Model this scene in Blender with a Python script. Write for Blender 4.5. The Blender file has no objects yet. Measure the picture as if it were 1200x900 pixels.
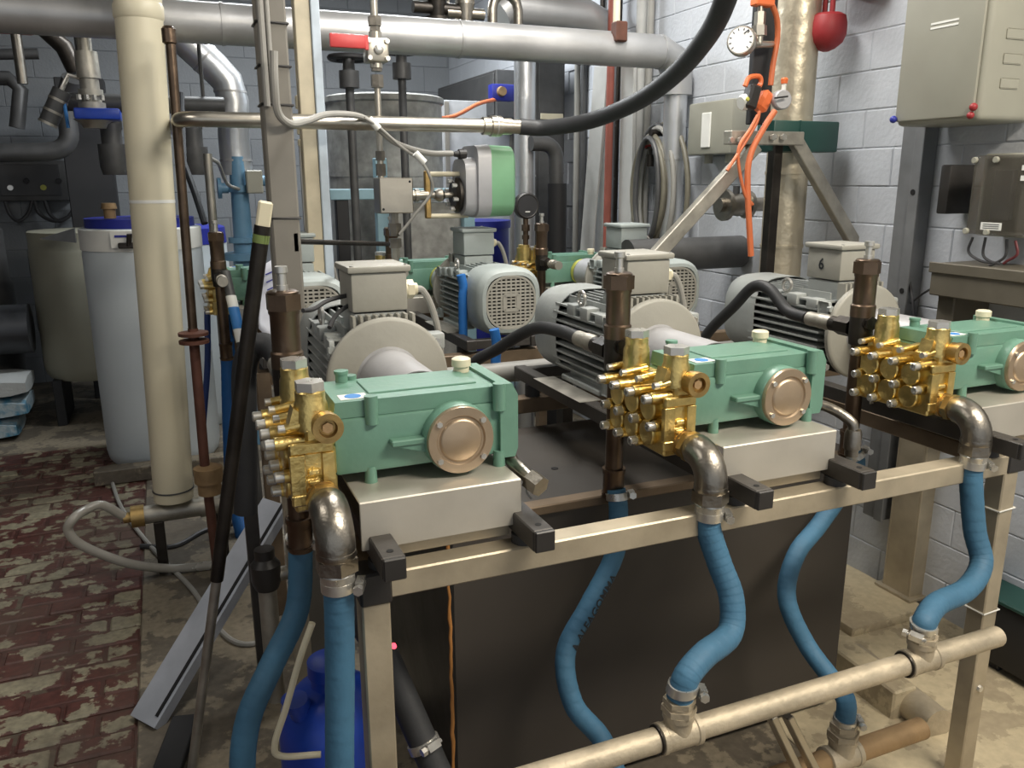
import bpy, bmesh, math, random
from mathutils import Vector, Matrix
random.seed(7)
SC = bpy.context.scene
COL = SC.collection
# ------------------------------------------------------------------ camera
FPX, YAW, PITCH, ROLL, CAMH = 960.0, math.radians(-22.75), math.radians(14.03), math.radians(-0.25), 1.6
cy_, sy_ = math.cos(YAW), math.sin(YAW)
FWD = Vector((-sy_*math.cos(PITCH), cy_*math.cos(PITCH), -math.sin(PITCH)))
_r = Vector((cy_, sy_, 0)); _u = _r.cross(FWD)
RGT = _r*math.cos(ROLL) + _u*math.sin(ROLL)
UPV = _u*math.cos(ROLL) - _r*math.sin(ROLL)
CAM = Vector((0, 0, CAMH))
cd = bpy.data.cameras.new('camera'); co = bpy.data.objects.new('camera', cd); COL.objects.link(co)
cd.sensor_fit = 'HORIZONTAL'; cd.sensor_width = 36.0; cd.lens = 36.0*FPX/1200.0; cd.clip_start = 0.02
co.matrix_world = Matrix(((RGT.x, UPV.x, -FWD.x, CAM.x), (RGT.y, UPV.y, -FWD.y, CAM.y), (RGT.z, UPV.z, -FWD.z, CAM.z), (0, 0, 0, 1)))
SC.camera = co
# ------------------------------------------------------------------ world, lights, exposure
w = bpy.data.worlds.new('world'); SC.world = w; w.use_nodes = True
w.node_tree.nodes['Background'].inputs[0].default_value = (0.80, 0.84, 0.88, 1)
w.node_tree.nodes['Background'].inputs[1].default_value = 0.55
def area(name, loc, target, sx, sy, power, col):
    l = bpy.data.lights.new(name, 'AREA'); l.shape = 'RECTANGLE'; l.size = sx; l.size_y = sy; l.energy = power; l.color = col
    o = bpy.data.objects.new(name, l); COL.objects.link(o); o.location = loc
    o.rotation_euler = (Vector(target)-Vector(loc)).to_track_quat('-Z', 'Y').to_euler(); return o
area('ceiling_light_near', (1.8, -0.2, 3.2), (1.6, 0.8, 0), 1.5, 0.4, 88, (1.0, 0.91, 0.77))
area('ceiling_light_middle', (1.4, 2.6, 3.25), (1.3, 2.7, 0), 1.8, 0.3, 60, (1.0, 0.97, 0.92))
area('ceiling_light_back', (1.2, 5.4, 3.25), (1.2, 5.4, 0), 1.8, 0.4, 75, (0.94, 0.98, 1.0))
area('ceiling_light_left', (-1.6, 1.6, 3.2), (-0.8, 2.4, 0), 1.2, 0.3, 14, (1.0, 0.94, 0.86))
SC.view_settings.view_transform = 'Standard'; SC.view_settings.look = 'None'
SC.view_settings.exposure = 0.25; SC.view_settings.gamma = 1.0; SC.view_settings.use_curve_mapping = False

# ------------------------------------------------------------------ helpers
V = Vector
def ray(px, py): return RGT*((px-600)/FPX) - UPV*((py-450)/FPX) + FWD
def A(px, py, Y):            # a point seen at px,py standing at depth Y
    d = ray(px, py); return CAM + d*(Y/d.y)
def AX(px, py, X):
    d = ray(px, py); return CAM + d*(X/d.x)
def AZ(px, py, Z):
    d = ray(px, py); return CAM + d*((Z-CAMH)/d.z)
def lin(c):
    return tuple(((v/255)/12.92 if v/255 <= 0.04045 else ((v/255+0.055)/1.055)**2.4) for v in c)
MATS = {}
def mat(name, rgb, rough=0.5, metal=0.0, var=0.12, scale=14.0, bump=0.0, rgb2=None, thr=None, bscale=None, **kw):
    if name in MATS: return MATS[name]
    m = bpy.data.materials.new(name); m.use_nodes = True; nt = m.node_tree; N = nt.nodes; L = nt.links
    b = N['Principled BSDF']; b.inputs['Roughness'].default_value = rough; b.inputs['Metallic'].default_value = metal
    tc = N.new('ShaderNodeTexCoord')
    nz = N.new('ShaderNodeTexNoise'); nz.inputs['Scale'].default_value = scale; nz.inputs['Detail'].default_value = 5
    L.new(tc.outputs['Object'], nz.inputs['Vector'])
    cr = N.new('ShaderNodeValToRGB'); c = lin(rgb)
    if rgb2 is None:
        e = cr.color_ramp.elements; e[0].position = 0.3; e[1].position = 0.7
        e[0].color = tuple(v*(1-var) for v in c)+(1,); e[1].color = tuple(min(1, v*(1+var)) for v in c)+(1,)
    else:
        e = cr.color_ramp.elements; t = thr or 0.5; e[0].position = max(0, t-0.06); e[1].position = min(1, t+0.06)
        e[0].color = c+(1,); e[1].color = lin(rgb2)+(1,)
    L.new(nz.outputs['Fac'], cr.inputs['Fac']); L.new(cr.outputs['Color'], b.inputs['Base Color'])
    mr = N.new('ShaderNodeMapRange'); mr.inputs['To Min'].default_value = max(0.03, rough-0.1); mr.inputs['To Max'].default_value = min(1, rough+0.1)
    L.new(nz.outputs['Fac'], mr.inputs['Value']); L.new(mr.outputs['Result'], b.inputs['Roughness'])
    if bump:
        n2 = N.new('ShaderNodeTexNoise'); n2.inputs['Scale'].default_value = bscale or scale*4; n2.inputs['Detail'].default_value = 3
        L.new(tc.outputs['Object'], n2.inputs['Vector'])
        bp = N.new('ShaderNodeBump'); bp.inputs['Strength'].default_value = bump; bp.inputs['Distance'].default_value = 0.01
        L.new(n2.outputs['Fac'], bp.inputs['Height']); L.new(bp.outputs['Normal'], b.inputs['Normal'])
    for k, v in kw.items():
        b.inputs[k.replace('_', ' ')].default_value = v
    MATS[name] = m; return m
M_ = mat
GREEN = M_('green_enamel', (100, 138, 121), 0.36, 0, 0.06, 20, 0.05)
MOTOR = M_('grey_motor_paint', (156, 160, 158), 0.45, 0, 0.08, 12, 0.08)
MOTORB = M_('blue_grey_motor_paint', (158, 166, 164), 0.45, 0, 0.08, 12, 0.08)
FLANGE = M_('warm_grey_casting', (156, 154, 145), 0.45, 0, 0.06, 10, 0.1)
BELL = M_('silver_painted_casting', (168, 168, 170), 0.42, 0.2, 0.05, 10, 0.05)
HOLESHADE = M_('interior_shade', (14, 14, 15), 0.8)  # near-black colour standing in for shade inside openings
BRASS = M_('brass', (224, 198, 128), 0.34, 1.0, 0.22, 30, 0.15)
BRASSD = M_('dull_brass', (178, 150, 98), 0.42, 0.9, 0.2, 25, 0.1)
STEEL = M_('machined_steel', (206, 204, 198), 0.30, 0.8, 0.08, 40)
STAIN = M_('bright_stainless', (190, 184, 172), 0.34, 1.0, 0.1, 8, 0.05)
PLATE = M_('brushed_plate', (196, 191, 180), 0.42, 0.55, 0.08, 8, 0.05)
GALV = M_('galvanised_steel', (172, 168, 158), 0.5, 0.85, 0.2, 18, 0.1)
GALVW = M_('weathered_galvanised_pipe', (186, 174, 152), 0.55, 0.45, 0.2, 14, 0.25)
RUSTP = M_('rust_stained_pipe', (150, 124, 90), 0.6, 0.4, 0.3, 9, 0.25)
CASTS = M_('cast_stainless', (150, 144, 134), 0.35, 1.0, 0.14, 22, 0.12)
OXID = M_('oxidised_steel', (104, 88, 74), 0.36, 0.9, 0.25, 12, 0.1)
DARKST = M_('dark_steel', (62, 58, 54), 0.42, 0.8, 0.25, 14, 0.1)
BEIGEM = M_('champagne_anodised_cover', (178, 158, 134), 0.36, 0.75, 0.08, 12, 0.05)
BEAM = M_('stained_stainless_tube', (176, 165, 144), 0.45, 0.5, 0.18, 9, 0.1)
BEAMD = M_('dirty_brown_steel', (120, 104, 86), 0.55, 0.5, 0.25, 9, 0.1)
BLACKP = M_('black_plastic', (40, 38, 37), 0.42, 0, 0.1, 12)
RUBBER = M_('black_rubber', (44, 45, 47), 0.55, 0, 0.08, 20, 0.05)
RAILM = M_('charcoal_painted_steel', (66, 63, 60), 0.45, 0.3, 0.2, 12, 0.08)
HOSE = M_('blue_fabric_rubber_hose', (60, 104, 132), 0.66, 0, 0.14, 10, 0.2)
HOSEB = M_('bright_blue_hose', (36, 104, 176), 0.5, 0, 0.1, 10, 0.1)
TANKD = M_('dark_brown_grey_plastic', (62, 57, 52), 0.6, 0, 0.12, 3, 0.05)
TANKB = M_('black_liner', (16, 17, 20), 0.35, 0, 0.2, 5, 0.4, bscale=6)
ORANGE = M_('orange_sealant', (172, 118, 62), 0.6)
ORCAB = M_('orange_cable', (206, 112, 70), 0.5, 0, 0.05)
ORPL = M_('orange_plastic', (222, 112, 62), 0.4, 0, 0.05)
WHITEP = M_('white_plastic', (222, 222, 216), 0.5, 0, 0.04)
CREAMP = M_('cream_plastic_pipe', (212, 204, 178), 0.45, 0, 0.04, 4)
TANKW = M_('white_polyethylene', (192, 200, 204), 0.5, 0, 0.04, 3)
TANKY = M_('aged_polyethylene', (148, 146, 130), 0.55, 0, 0.08, 3)
BLUEL = M_('blue_lid', (38, 46, 140), 0.45, 0, 0.08)
BLUEV = M_('blue_valve_paint', (92, 132, 160), 0.45, 0, 0.1)
BLUEB = M_('blue_drum_plastic', (28, 62, 160), 0.35, 0, 0.1)
TEAL = M_('pale_teal_paint', (136, 168, 180), 0.5, 0, 0.08)
RED = M_('red_plastic', (186, 62, 62), 0.4, 0, 0.06)
REDD = M_('dark_red_paint', (146, 40, 44), 0.5, 0, 0.1)
GREYB = M_('grey_enclosure_plastic', (152, 151, 139), 0.4, 0, 0.05, 6)
GREYP = M_('grey_box_section_paint', (124, 120, 112), 0.5, 0.1, 0.1, 8)
DKGREEN = M_('dark_green_plastic', (34, 72, 66), 0.4, 0, 0.06)
PALEG = M_('pale_green_cover', (120, 168, 130), 0.4, 0, 0.05)
CLADW = M_('bright_cladding', (208, 210, 212), 0.33, 0.8, 0.08, 6, 0.15)
CLADD = M_('dull_cladding', (176, 176, 176), 0.42, 0.6, 0.12, 5, 0.1)
FOIL = M_('foil_wrapped_insulation', (200, 190, 168), 0.40, 0.7, 0.12, 8, 0.6, bscale=16)
CABLEG = M_('grey_cable', (150, 148, 142), 0.5, 0, 0.05)
CABLED = M_('dark_cable', (58, 58, 60), 0.5, 0, 0.05)
CLEARH = M_('cloudy_clear_hose', (176, 172, 162), 0.25, 0, 0.08, 10, Transmission_Weight=0.35)
WOODW = M_('pale_plank', (190, 190, 186), 0.6, 0, 0.06)
DARKW = M_('black_column_paint', (34, 34, 36), 0.6, 0, 0.1)
DARKG = M_('dark_grey_pipe', (84, 84, 84), 0.5, 0.4, 0.15)
TRUNK = M_('brown_grey_trunking', (94, 89, 78), 0.5, 0.1, 0.08)
SACK = M_('woven_sack', (160, 176, 184), 0.7, 0, 0.1, 10, 0.4, rgb2=(70, 130, 160), thr=0.56)
COIL = M_('olive_hose', (112, 108, 94), 0.5, 0, 0.1)
YELLOW = M_('yellow_coupling', (186, 186, 84), 0.5)
PRINTB = M_('blue_print', (52, 120, 186), 0.5)
PRINTD = M_('dark_print', (30, 34, 40), 0.6)
TANKGV = M_('mottled_zinc_sheet', (150, 150, 146), 0.55, 0.25, 0.28, 16, 0.05)
SMOKE = M_('smoked_clear_cover', (96, 92, 84), 0.15, 0, 0.05, 3, Transmission_Weight=0.2, Alpha=0.55)
GLASSF = M_('gauge_face', (226, 226, 224), 0.25, 0, 0.02)
PLANKG = M_('dusty_grey_sheet', (166, 170, 178), 0.5, 0.25, 0.12, 8, 0.1)
WOODB = M_('concrete_block_paint', (150, 138, 118), 0.7, 0, 0.12, 6, 0.2)

W = {}
class MB:
    def __init__(s): s.v = []; s.f = []
    def add(s, vs, fs):
        b = len(s.v); s.v += [V(v) for v in vs]; s.f += [tuple(i+b for i in f) for f in fs]; return s
    def box(s, x0, x1, y0, y1, z0, z1, bev=0.0, seg=1):
        if bev <= 0:
            return s.add([(x0,y0,z0),(x1,y0,z0),(x1,y1,z0),(x0,y1,z0),(x0,y0,z1),(x1,y0,z1),(x1,y1,z1),(x0,y1,z1)],
                         [(0,3,2,1),(4,5,6,7),(0,1,5,4),(1,2,6,5),(2,3,7,6),(3,0,4,7)])
        bm = bmesh.new(); bmesh.ops.create_cube(bm, size=1)
        for v in bm.verts: v.co = V(((x0+x1)/2+v.co.x*(x1-x0), (y0+y1)/2+v.co.y*(y1-y0), (z0+z1)/2+v.co.z*(z1-z0)))
        bmesh.ops.bevel(bm, geom=bm.edges[:], offset=bev, segments=seg, affect='EDGES', profile=0.5)
        bm.verts.index_update(); s.add([v.co.copy() for v in bm.verts], [tuple(v.index for v in f.verts) for f in bm.faces]); bm.free(); return s
    def obox(s, p0, p1, wd, th, up=(0,0,1), bev=0.0):      # a bar from p0 to p1, width across, thickness along up
        p0 = V(p0); p1 = V(p1); d = (p1-p0); L = d.length; d.normalize(); u = V(up)
        sd = d.cross(u).normalized(); u = sd.cross(d).normalized()
        t = MB().box(-wd/2, wd/2, 0, L, -th/2, th/2, bev)
        return s.add([p0+sd*v.x+d*v.y+u*v.z for v in t.v], t.f)
    def ring(s, c, d, r, n, ph=0.0):
        c = V(c); d = V(d).normalized(); a = d.orthogonal().normalized() if abs(d.z) < 0.9 else V((1,0,0))
        if abs(d.z) < 0.9: a = V((0,0,1)).cross(d).normalized()
        b = d.cross(a)
        return [c + a*(r*math.cos(2*math.pi*i/n+ph)) + b*(r*math.sin(2*math.pi*i/n+ph)) for i in range(n)]
    def lathe(s, p0, d, prof, n=24, cap0=True, cap1=True, ph=0.0):   # prof: (distance along d, radius)
        p0 = V(p0); d = V(d).normalized(); b = len(s.v)
        for t, r in prof: s.v += s.ring(p0+d*t, d, max(r, 1e-4), n, ph)
        for k in range(len(prof)-1):
            for i in range(n):
                j = (i+1) % n; s.f.append((b+k*n+i, b+k*n+j, b+(k+1)*n+j, b+(k+1)*n+i))
        if cap0: s.f.append(tuple(b+i for i in reversed(range(n))))
        if cap1: s.f.append(tuple(b+(len(prof)-1)*n+i for i in range(n)))
        return s
    def cyl(s, p0, p1, r0, r1=None, n=20, ph=0.0):
        p0 = V(p0); p1 = V(p1); d = p1-p0
        return s.lathe(p0, d, [(0, r0), (d.length, r0 if r1 is None else r1)], n, ph=ph)
    def hexn(s, p0, p1, r): return s.cyl(p0, p1, r, n=6, ph=math.pi/6)
    def tube(s, pts, r, n=14, caps=True, closed=False):
        pts = [V(p) for p in pts]; m = len(pts); rr = r if isinstance(r, (list, tuple)) else [r]*m
        tg = []
        for i in range(m):
            a = pts[(i-1) % m] if (closed or i > 0) else pts[i]; c = pts[(i+1) % m] if (closed or i < m-1) else pts[i]
            tg.append((c-a).normalized())
        nrm = tg[0].orthogonal().normalized(); b = len(s.v)
        for i in range(m):
            nrm = (nrm - tg[i]*nrm.dot(tg[i])).normalized(); bn = tg[i].cross(nrm)
            for k in range(n):
                a = 2*math.pi*k/n; s.v.append(pts[i]+nrm*(rr[i]*math.cos(a))+bn*(rr[i]*math.sin(a)))
        for i in range(m if closed else m-1):
            i2 = (i+1) % m
            for k in range(n):
                j = (k+1) % n; s.f.append((b+i*n+k, b+i*n+j, b+i2*n+j, b+i2*n+k))
        if caps and not closed:
            s.f.append(tuple(b+i for i in reversed(range(n)))); s.f.append(tuple(b+(m-1)*n+i for i in range(n)))
        return s
    def loft(s, rings, cap0=True, cap1=True):
        n = len(rings[0]); b = len(s.v)
        for r in rings: s.v += [V(p) for p in r]
        for k in range(len(rings)-1):
            for i in range(n):
                j = (i+1) % n; s.f.append((b+k*n+i, b+k*n+j, b+(k+1)*n+j, b+(k+1)*n+i))
        if cap0: s.f.append(tuple(b+i for i in reversed(range(n))))
        if cap1: s.f.append(tuple(b+(len(rings)-1)*n+i for i in range(n)))
        return s
    def prism(s, poly, a0, a1, axis='y'):
        def p3(u, v, t): return {'y': (u, t, v), 'x': (t, u, v), 'z': (u, v, t)}[axis]
        return s.loft([[p3(u, v, a0) for u, v in poly], [p3(u, v, a1) for u, v in poly]])
    def mesh(s, name, off=V((0,0,0)), smooth=35):
        me = bpy.data.meshes.new(name)
        vs = [v-off for v in s.v]
        if MIRROR[0]: vs = [V((v.x, -v.y, v.z)) for v in vs]
        me.from_pydata([tuple(v) for v in vs], [], s.f)
        bm = bmesh.new(); bm.from_mesh(me); bmesh.ops.recalc_face_normals(bm, faces=bm.faces[:]); bm.to_mesh(me); bm.free()
        if smooth:
            me.shade_smooth(); me.set_sharp_from_angle(angle=math.radians(smooth))
        return me
    def build(s, name, m, parent=None, smooth=35, label=None):
        if parent is None:
            xs = [v.x for v in s.v]; ys = [v.y for v in s.v]; zs = [v.z for v in s.v]
            off = V(((min(xs)+max(xs))/2, (min(ys)+max(ys))/2, min(zs)))
        else: off = W[parent.as_pointer()]
        o = bpy.data.objects.new(name, s.mesh(name, off, smooth)); COL.objects.link(o)
        W[o.as_pointer()] = off
        if parent is None: o.location = off if not MIRROR[0] else V((off.x, 2*MIRROR[0]-off.y, off.z))
        else: o.parent = parent
        if m: o.data.materials.append(m)
        if label: o['label'] = label
        return o
MIRROR = [0]
def tag(o, label, cat, group=None, kind=None):
    if label: o['label'] = label
    if cat: o['category'] = cat
    if group: o['group'] = group
    if kind: o['kind'] = kind
    return o
def thing(name, loc, label, cat, group=None):
    o = bpy.data.objects.new(name, None); COL.objects.link(o); o.empty_display_size = 0.05
    loc = V(loc)
    o.location = loc if not MIRROR[0] else V((loc.x, 2*MIRROR[0]-loc.y, loc.z))
    W[o.as_pointer()] = loc if not MIRROR[0] else loc
    return tag(o, label, cat, group)
def copy_tree(o, dx, label=None, skip=()):
    def rec(s, par):
        c = s.copy(); COL.objects.link(c); c.parent = par
        for ch in s.children:
            if ch.name.split('.')[0] not in skip: rec(ch, c)
        return c
    c = rec(o, None); c.location = o.location + V((dx, 0, 0))
    if label: c['label'] = label
    return c
def cat_rom(pts, n=8):
    pts = [V(p) for p in pts]; P = [pts[0]*2-pts[1]] + pts + [pts[-1]*2-pts[-2]]; out = []
    for i in range(1, len(P)-2):
        a, b, c, d = P[i-1:i+3]
        for k in range(n):
            t = k/n; out.append(0.5*((2*b)+(c-a)*t+(2*a-5*b+4*c-d)*t*t+(3*b-a-3*c+d)*t**3))
    out.append(pts[-1]); return out
def arc_elbow(p, d0, d1, R, n=8):        # points of a bend that starts at p heading d0 and ends heading d1
    p = V(p); d0 = V(d0).normalized(); d1 = V(d1).normalized(); c = p + d1*R
    ang = math.acos(max(-1, min(1, d0.dot(d1)))); out = []
    for k in range(n+1):
        t = ang*k/n; out.append(c - d1*(R*math.cos(t)) + d0*(R*math.sin(t)))
    return out
def text_mesh(txt, size):
    c = bpy.data.curves.new('t', 'FONT'); c.body = txt; c.size = size; c.resolution_u = 2; c.offset = size*.018
    o = bpy.data.objects.new('t', c); COL.objects.link(o); bpy.context.view_layer.update()
    me = o.to_mesh(); vs = [v.co.copy() for v in me.vertices]; fs = [tuple(p.vertices) for p in me.polygons]
    o.to_mesh_clear(); bpy.data.objects.remove(o); bpy.data.curves.remove(c); return vs, fs
def dense(vs, fs, cuts=2):
    bm = bmesh.new(); bv = [bm.verts.new(v) for v in vs]
    for f in fs:
        try: bm.faces.new([bv[i] for i in f])
        except ValueError: pass
    bmesh.ops.triangulate(bm, faces=bm.faces[:])
    for _ in range(cuts): bmesh.ops.subdivide_edges(bm, edges=[e for e in bm.edges if e.calc_length() > .004], cuts=1); bmesh.ops.triangulate(bm, faces=bm.faces[:])
    bm.verts.index_update(); out = ([v.co.copy() for v in bm.verts], [tuple(v.index for v in f.verts) for f in bm.faces]); bm.free(); return out
def flat_text(txt, size, o, right, up, out=0.0008):
    vs, fs = text_mesh(txt, size); mb = MB(); r = V(right).normalized(); u = V(up).normalized(); n = r.cross(u)
    return mb.add([V(o)+r*v.x+u*v.y+n*out for v in vs], fs)
#SECTION structure
# ================================================================== the setting
def floor_material(name, red, worn, thr, scale, wet=0.5, edge=False, grime=None, speck=0.75):
    m = bpy.data.materials.new(name); m.use_nodes = True; nt = m.node_tree; N = nt.nodes; L = nt.links; b = N['Principled BSDF']
    g = N.new('ShaderNodeNewGeometry')
    n1 = N.new('ShaderNodeTexNoise'); n1.inputs['Scale'].default_value = scale; n1.inputs['Detail'].default_value = 7; n1.inputs['Roughness'].default_value = 0.65
    n2 = N.new('ShaderNodeTexNoise'); n2.inputs['Scale'].default_value = 2.2; n2.inputs['Detail'].default_value = 4
    n3 = N.new('ShaderNodeTexNoise'); n3.inputs['Scale'].default_value = 40; n3.inputs['Detail'].default_value = 4
    for n in (n1, n2, n3): L.new(g.outputs['Position'], n.inputs['Vector'])
    ad = N.new('ShaderNodeMath'); ad.operation = 'MULTIPLY_ADD'; ad.inputs[1].default_value = 0.55; L.new(n2.outputs['Fac'], ad.inputs[0]); L.new(n1.outputs['Fac'], ad.inputs[2])
    cr = N.new('ShaderNodeValToRGB'); e = cr.color_ramp.elements; e[0].position = thr-0.015; e[1].position = thr+0.015
    e[0].color = lin(red)+(1,); e[1].color = lin(worn)+(1,)
    src = ad.outputs[0]
    if edge:      # paint survives towards the rim of each brick
        tc = N.new('ShaderNodeTexCoord'); ab = N.new('ShaderNodeVectorMath'); ab.operation = 'ABSOLUTE'; L.new(tc.outputs['Object'], ab.inputs[0])
        sc = N.new('ShaderNodeVectorMath'); sc.operation = 'MULTIPLY'; sc.inputs[1].default_value = (1/.107, 1/.049, 0); L.new(ab.outputs[0], sc.inputs[0])
        sx = N.new('ShaderNodeSeparateXYZ'); L.new(sc.outputs[0], sx.inputs[0])
        mxm = N.new('ShaderNodeMath'); mxm.operation = 'MAXIMUM'; L.new(sx.outputs[0], mxm.inputs[0]); L.new(sx.outputs[1], mxm.inputs[1])
        pw = N.new('ShaderNodeMath'); pw.operation = 'POWER'; pw.inputs[1].default_value = 5; L.new(mxm.outputs[0], pw.inputs[0])
        sb = N.new('ShaderNodeMath'); sb.operation = 'MULTIPLY_ADD'; sb.inputs[1].default_value = -0.16; L.new(pw.outputs[0], sb.inputs[0]); L.new(src, sb.inputs[2]); src = sb.outputs[0]
    L.new(src, cr.inputs['Fac'])
    mx = N.new('ShaderNodeMixRGB'); mx.blend_type = 'MULTIPLY'; mx.inputs['Fac'].default_value = speck
    c3 = N.new('ShaderNodeValToRGB'); c3.color_ramp.elements[0].position = 0.3; c3.color_ramp.elements[0].color = (0.45, 0.45, 0.45, 1); c3.color_ramp.elements[1].position = 0.65
    L.new(n3.outputs['Fac'], c3.inputs['Fac']); L.new(cr.outputs['Color'], mx.inputs['Color1']); L.new(c3.outputs['Color'], mx.inputs['Color2'])
    col = mx.outputs['Color']
    if grime:
        n4 = N.new('ShaderNodeTexNoise'); n4.inputs['Scale'].default_value = 1.7; n4.inputs['Detail'].default_value = 6; n4.inputs['Roughness'].default_value = 0.6; L.new(g.outputs['Position'], n4.inputs['Vector'])
        rg_ = N.new('ShaderNodeMapRange'); rg_.inputs['From Min'].default_value = 0.42; rg_.inputs['From Max'].default_value = 0.62; rg_.inputs['To Max'].default_value = 0.6; L.new(n4.outputs['Fac'], rg_.inputs['Value'])
        m4 = N.new('ShaderNodeMixRGB'); m4.inputs['Color2'].default_value = lin(grime)+(1,); L.new(rg_.outputs['Result'], m4.inputs['Fac']); L.new(col, m4.inputs['Color1']); col = m4.outputs['Color']
    L.new(col, b.inputs['Base Color'])
    r = N.new('ShaderNodeMapRange'); r.inputs['To Min'].default_value = wet-0.2; r.inputs['To Max'].default_value = wet+0.25
    L.new(n2.outputs['Fac'], r.inputs['Value']); L.new(r.outputs['Result'], b.inputs['Roughness'])
    bp = N.new('ShaderNodeBump'); bp.inputs['Strength'].default_value = 0.35; bp.inputs['Distance'].default_value = 0.006
    L.new(ad.outputs[0], bp.inputs['Height']); L.new(bp.outputs['Normal'], b.inputs['Normal'])
    return m
F_RED = floor_material('worn_red_floor_paint', (88, 50, 43), (150, 143, 120), 0.765, 8.0, 0.5, True, (80, 68, 58))
F_JOINT = floor_material('red_brown_joints', (76, 46, 40), (96, 84, 70), 0.85, 7.0, 0.5, False, (84, 74, 63))
F_CONC = floor_material('stained_concrete', (100, 92, 80), (132, 122, 104), 0.78, 5.0, 0.6, speck=0.5)
F_CONL = floor_material('pale_concrete', (172, 158, 132), (196, 182, 152), 0.74, 6.0, 0.7, speck=0.3)
fl = MB().box(-6, 4.4, -2.5, 8.0, -0.2, -0.006).build('floor', F_JOINT); tag(fl, None, None, kind='structure')
JX = -0.215
bm_ = MB().box(-0.107, 0.107, -0.049, 0.049, -0.014, 0.0, 0.006)
bmesh_shared = [bm_.mesh('brick', V((0,0,0)))]
for k in range(2):
    t = MB().box(-0.107+0.004*k, 0.105, -0.047, 0.050-0.003*k, -0.014, 0.0, 0.009)
    bmesh_shared.append(t.mesh('brick', V((0,0,0))))
for me in bmesh_shared: me.materials.append(F_RED)
nb = 0
rest = MB()
y = 1.95; row = 0
while y < 5.5:
    x = JX - 0.11 - (0.11 if row % 2 else 0.0)
    edge = -0.36*y*1.0 - 0.75
    if row % 2:
        o = bpy.data.objects.new('brick', MB().box(-0.052, 0.052, -0.049, 0.049, -0.014, 0.0, 0.006).mesh('half_brick', V((0,0,0)))) if row == 1 else bpy.data.objects.new('brick', half_me)
        if row == 1: half_me = o.data; half_me.materials.append(F_RED)
        COL.objects.link(o); o.location = (JX-0.055, y, random.uniform(-0.004, 0.003)); o.parent = fl; o.location -= fl.location; nb += 1
    while x > -0.33*y - 0.75:
        if nb < 295 and x > -0.28*y-0.55:
            o = bpy.data.objects.new('brick', bmesh_shared[random.randrange(3)]); COL.objects.link(o)
            o.location = V((x+random.uniform(-.003, .003), y+random.uniform(-.003, .003), random.uniform(-0.004, 0.003))) - fl.location
            o.rotation_euler = (random.uniform(-.012, .012), random.uniform(-.012, .012), random.uniform(-.012, .012)); o.parent = fl; nb += 1
        else: rest.box(x-0.107, x+0.107, y-0.049, y+0.049, -0.014, random.uniform(-0.003, 0.002))
        x -= 0.221
    y += 0.106; row += 1
if rest.v: tag(rest.build('brick_paving', F_RED, fl), None, None, kind='stuff')
MB().box(JX, 4.4, -2.5, 5.5, -0.18, 0.0, 0.004).build('concrete_slab', F_CONC, fl)
MB().box(-6, 4.4, 5.505, 8.0, -0.18, 0.0, 0.004).build('far_slab', F_CONC, fl)
MB().box(1.55, 2.6, -0.5, 2.6, 0.0, 0.006, 0.003).build('pale_slab', F_CONL, fl)

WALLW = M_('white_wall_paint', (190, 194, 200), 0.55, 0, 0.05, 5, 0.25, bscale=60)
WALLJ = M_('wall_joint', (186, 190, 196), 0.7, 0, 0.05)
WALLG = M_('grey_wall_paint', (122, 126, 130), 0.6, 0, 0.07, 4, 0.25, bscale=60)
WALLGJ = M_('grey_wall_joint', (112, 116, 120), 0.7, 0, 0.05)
XW, YB = 2.55, 7.5
wr = MB().box(XW, XW+0.2, -2.5, YB+0.2, 0, 3.5).build('wall_right', WALLJ); tag(wr, None, None, kind='structure')
RH, BL = 0.1425, 0.30
def blocks(parent, mt, axis, rows, start, length, n, fixed, z0, rh, limit):
    a = MB(); d = 0.0032
    if axis == 'y': a.box(-0.004, 0.012, -(length-d)/2, (length-d)/2, -(rh-d)/2, (rh-d)/2, 0.0035)
    else: a.box(-(length-d)/2, (length-d)/2, -0.004, 0.012, -(rh-d)/2, (rh-d)/2, 0.0035)
    me = a.mesh('block', V((0,0,0))); me.materials.append(mt); cnt = 0; big = MB()
    for i in range(n):
        for r in range(rows):
            s = start + i*length + (length*0.5 if r % 2 else 0) + length/2; zc = z0 + r*rh + rh/2
            if cnt < limit:
                o = bpy.data.objects.new('block', me); COL.objects.link(o); cnt += 1
                o.location = (V((fixed, s, zc)) if axis == 'y' else V((s, fixed, zc))) - parent.location; o.parent = parent
                o.location += V((random.uniform(-.0015, .0015),)*2+(0,))
            else:
                if axis == 'y': big.box(fixed-0.010, fixed+0.012, s-(length-d)/2, s+(length-d)/2, zc-(rh-d)/2, zc+(rh-d)/2)
                else: big.box(s-(length-d)/2, s+(length-d)/2, fixed-0.01, fixed+0.012, zc-(rh-d)/2, zc+(rh-d)/2)
    if big.v:
        o = big.build('blockwork', mt, parent); tag(o, None, None, kind='stuff')
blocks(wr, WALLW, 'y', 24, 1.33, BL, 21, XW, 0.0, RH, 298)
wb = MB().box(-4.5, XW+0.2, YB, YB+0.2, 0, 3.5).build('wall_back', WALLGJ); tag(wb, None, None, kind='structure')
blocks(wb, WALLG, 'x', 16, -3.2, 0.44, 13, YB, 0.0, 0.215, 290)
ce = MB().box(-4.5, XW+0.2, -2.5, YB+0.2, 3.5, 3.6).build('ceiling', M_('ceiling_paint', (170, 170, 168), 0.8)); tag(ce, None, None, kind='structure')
wl = MB().box(-4.7, -4.5, -2.5, YB+0.2, 0, 3.5).build('wall_left', WALLG); tag(wl, None, None, kind='structure')
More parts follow.
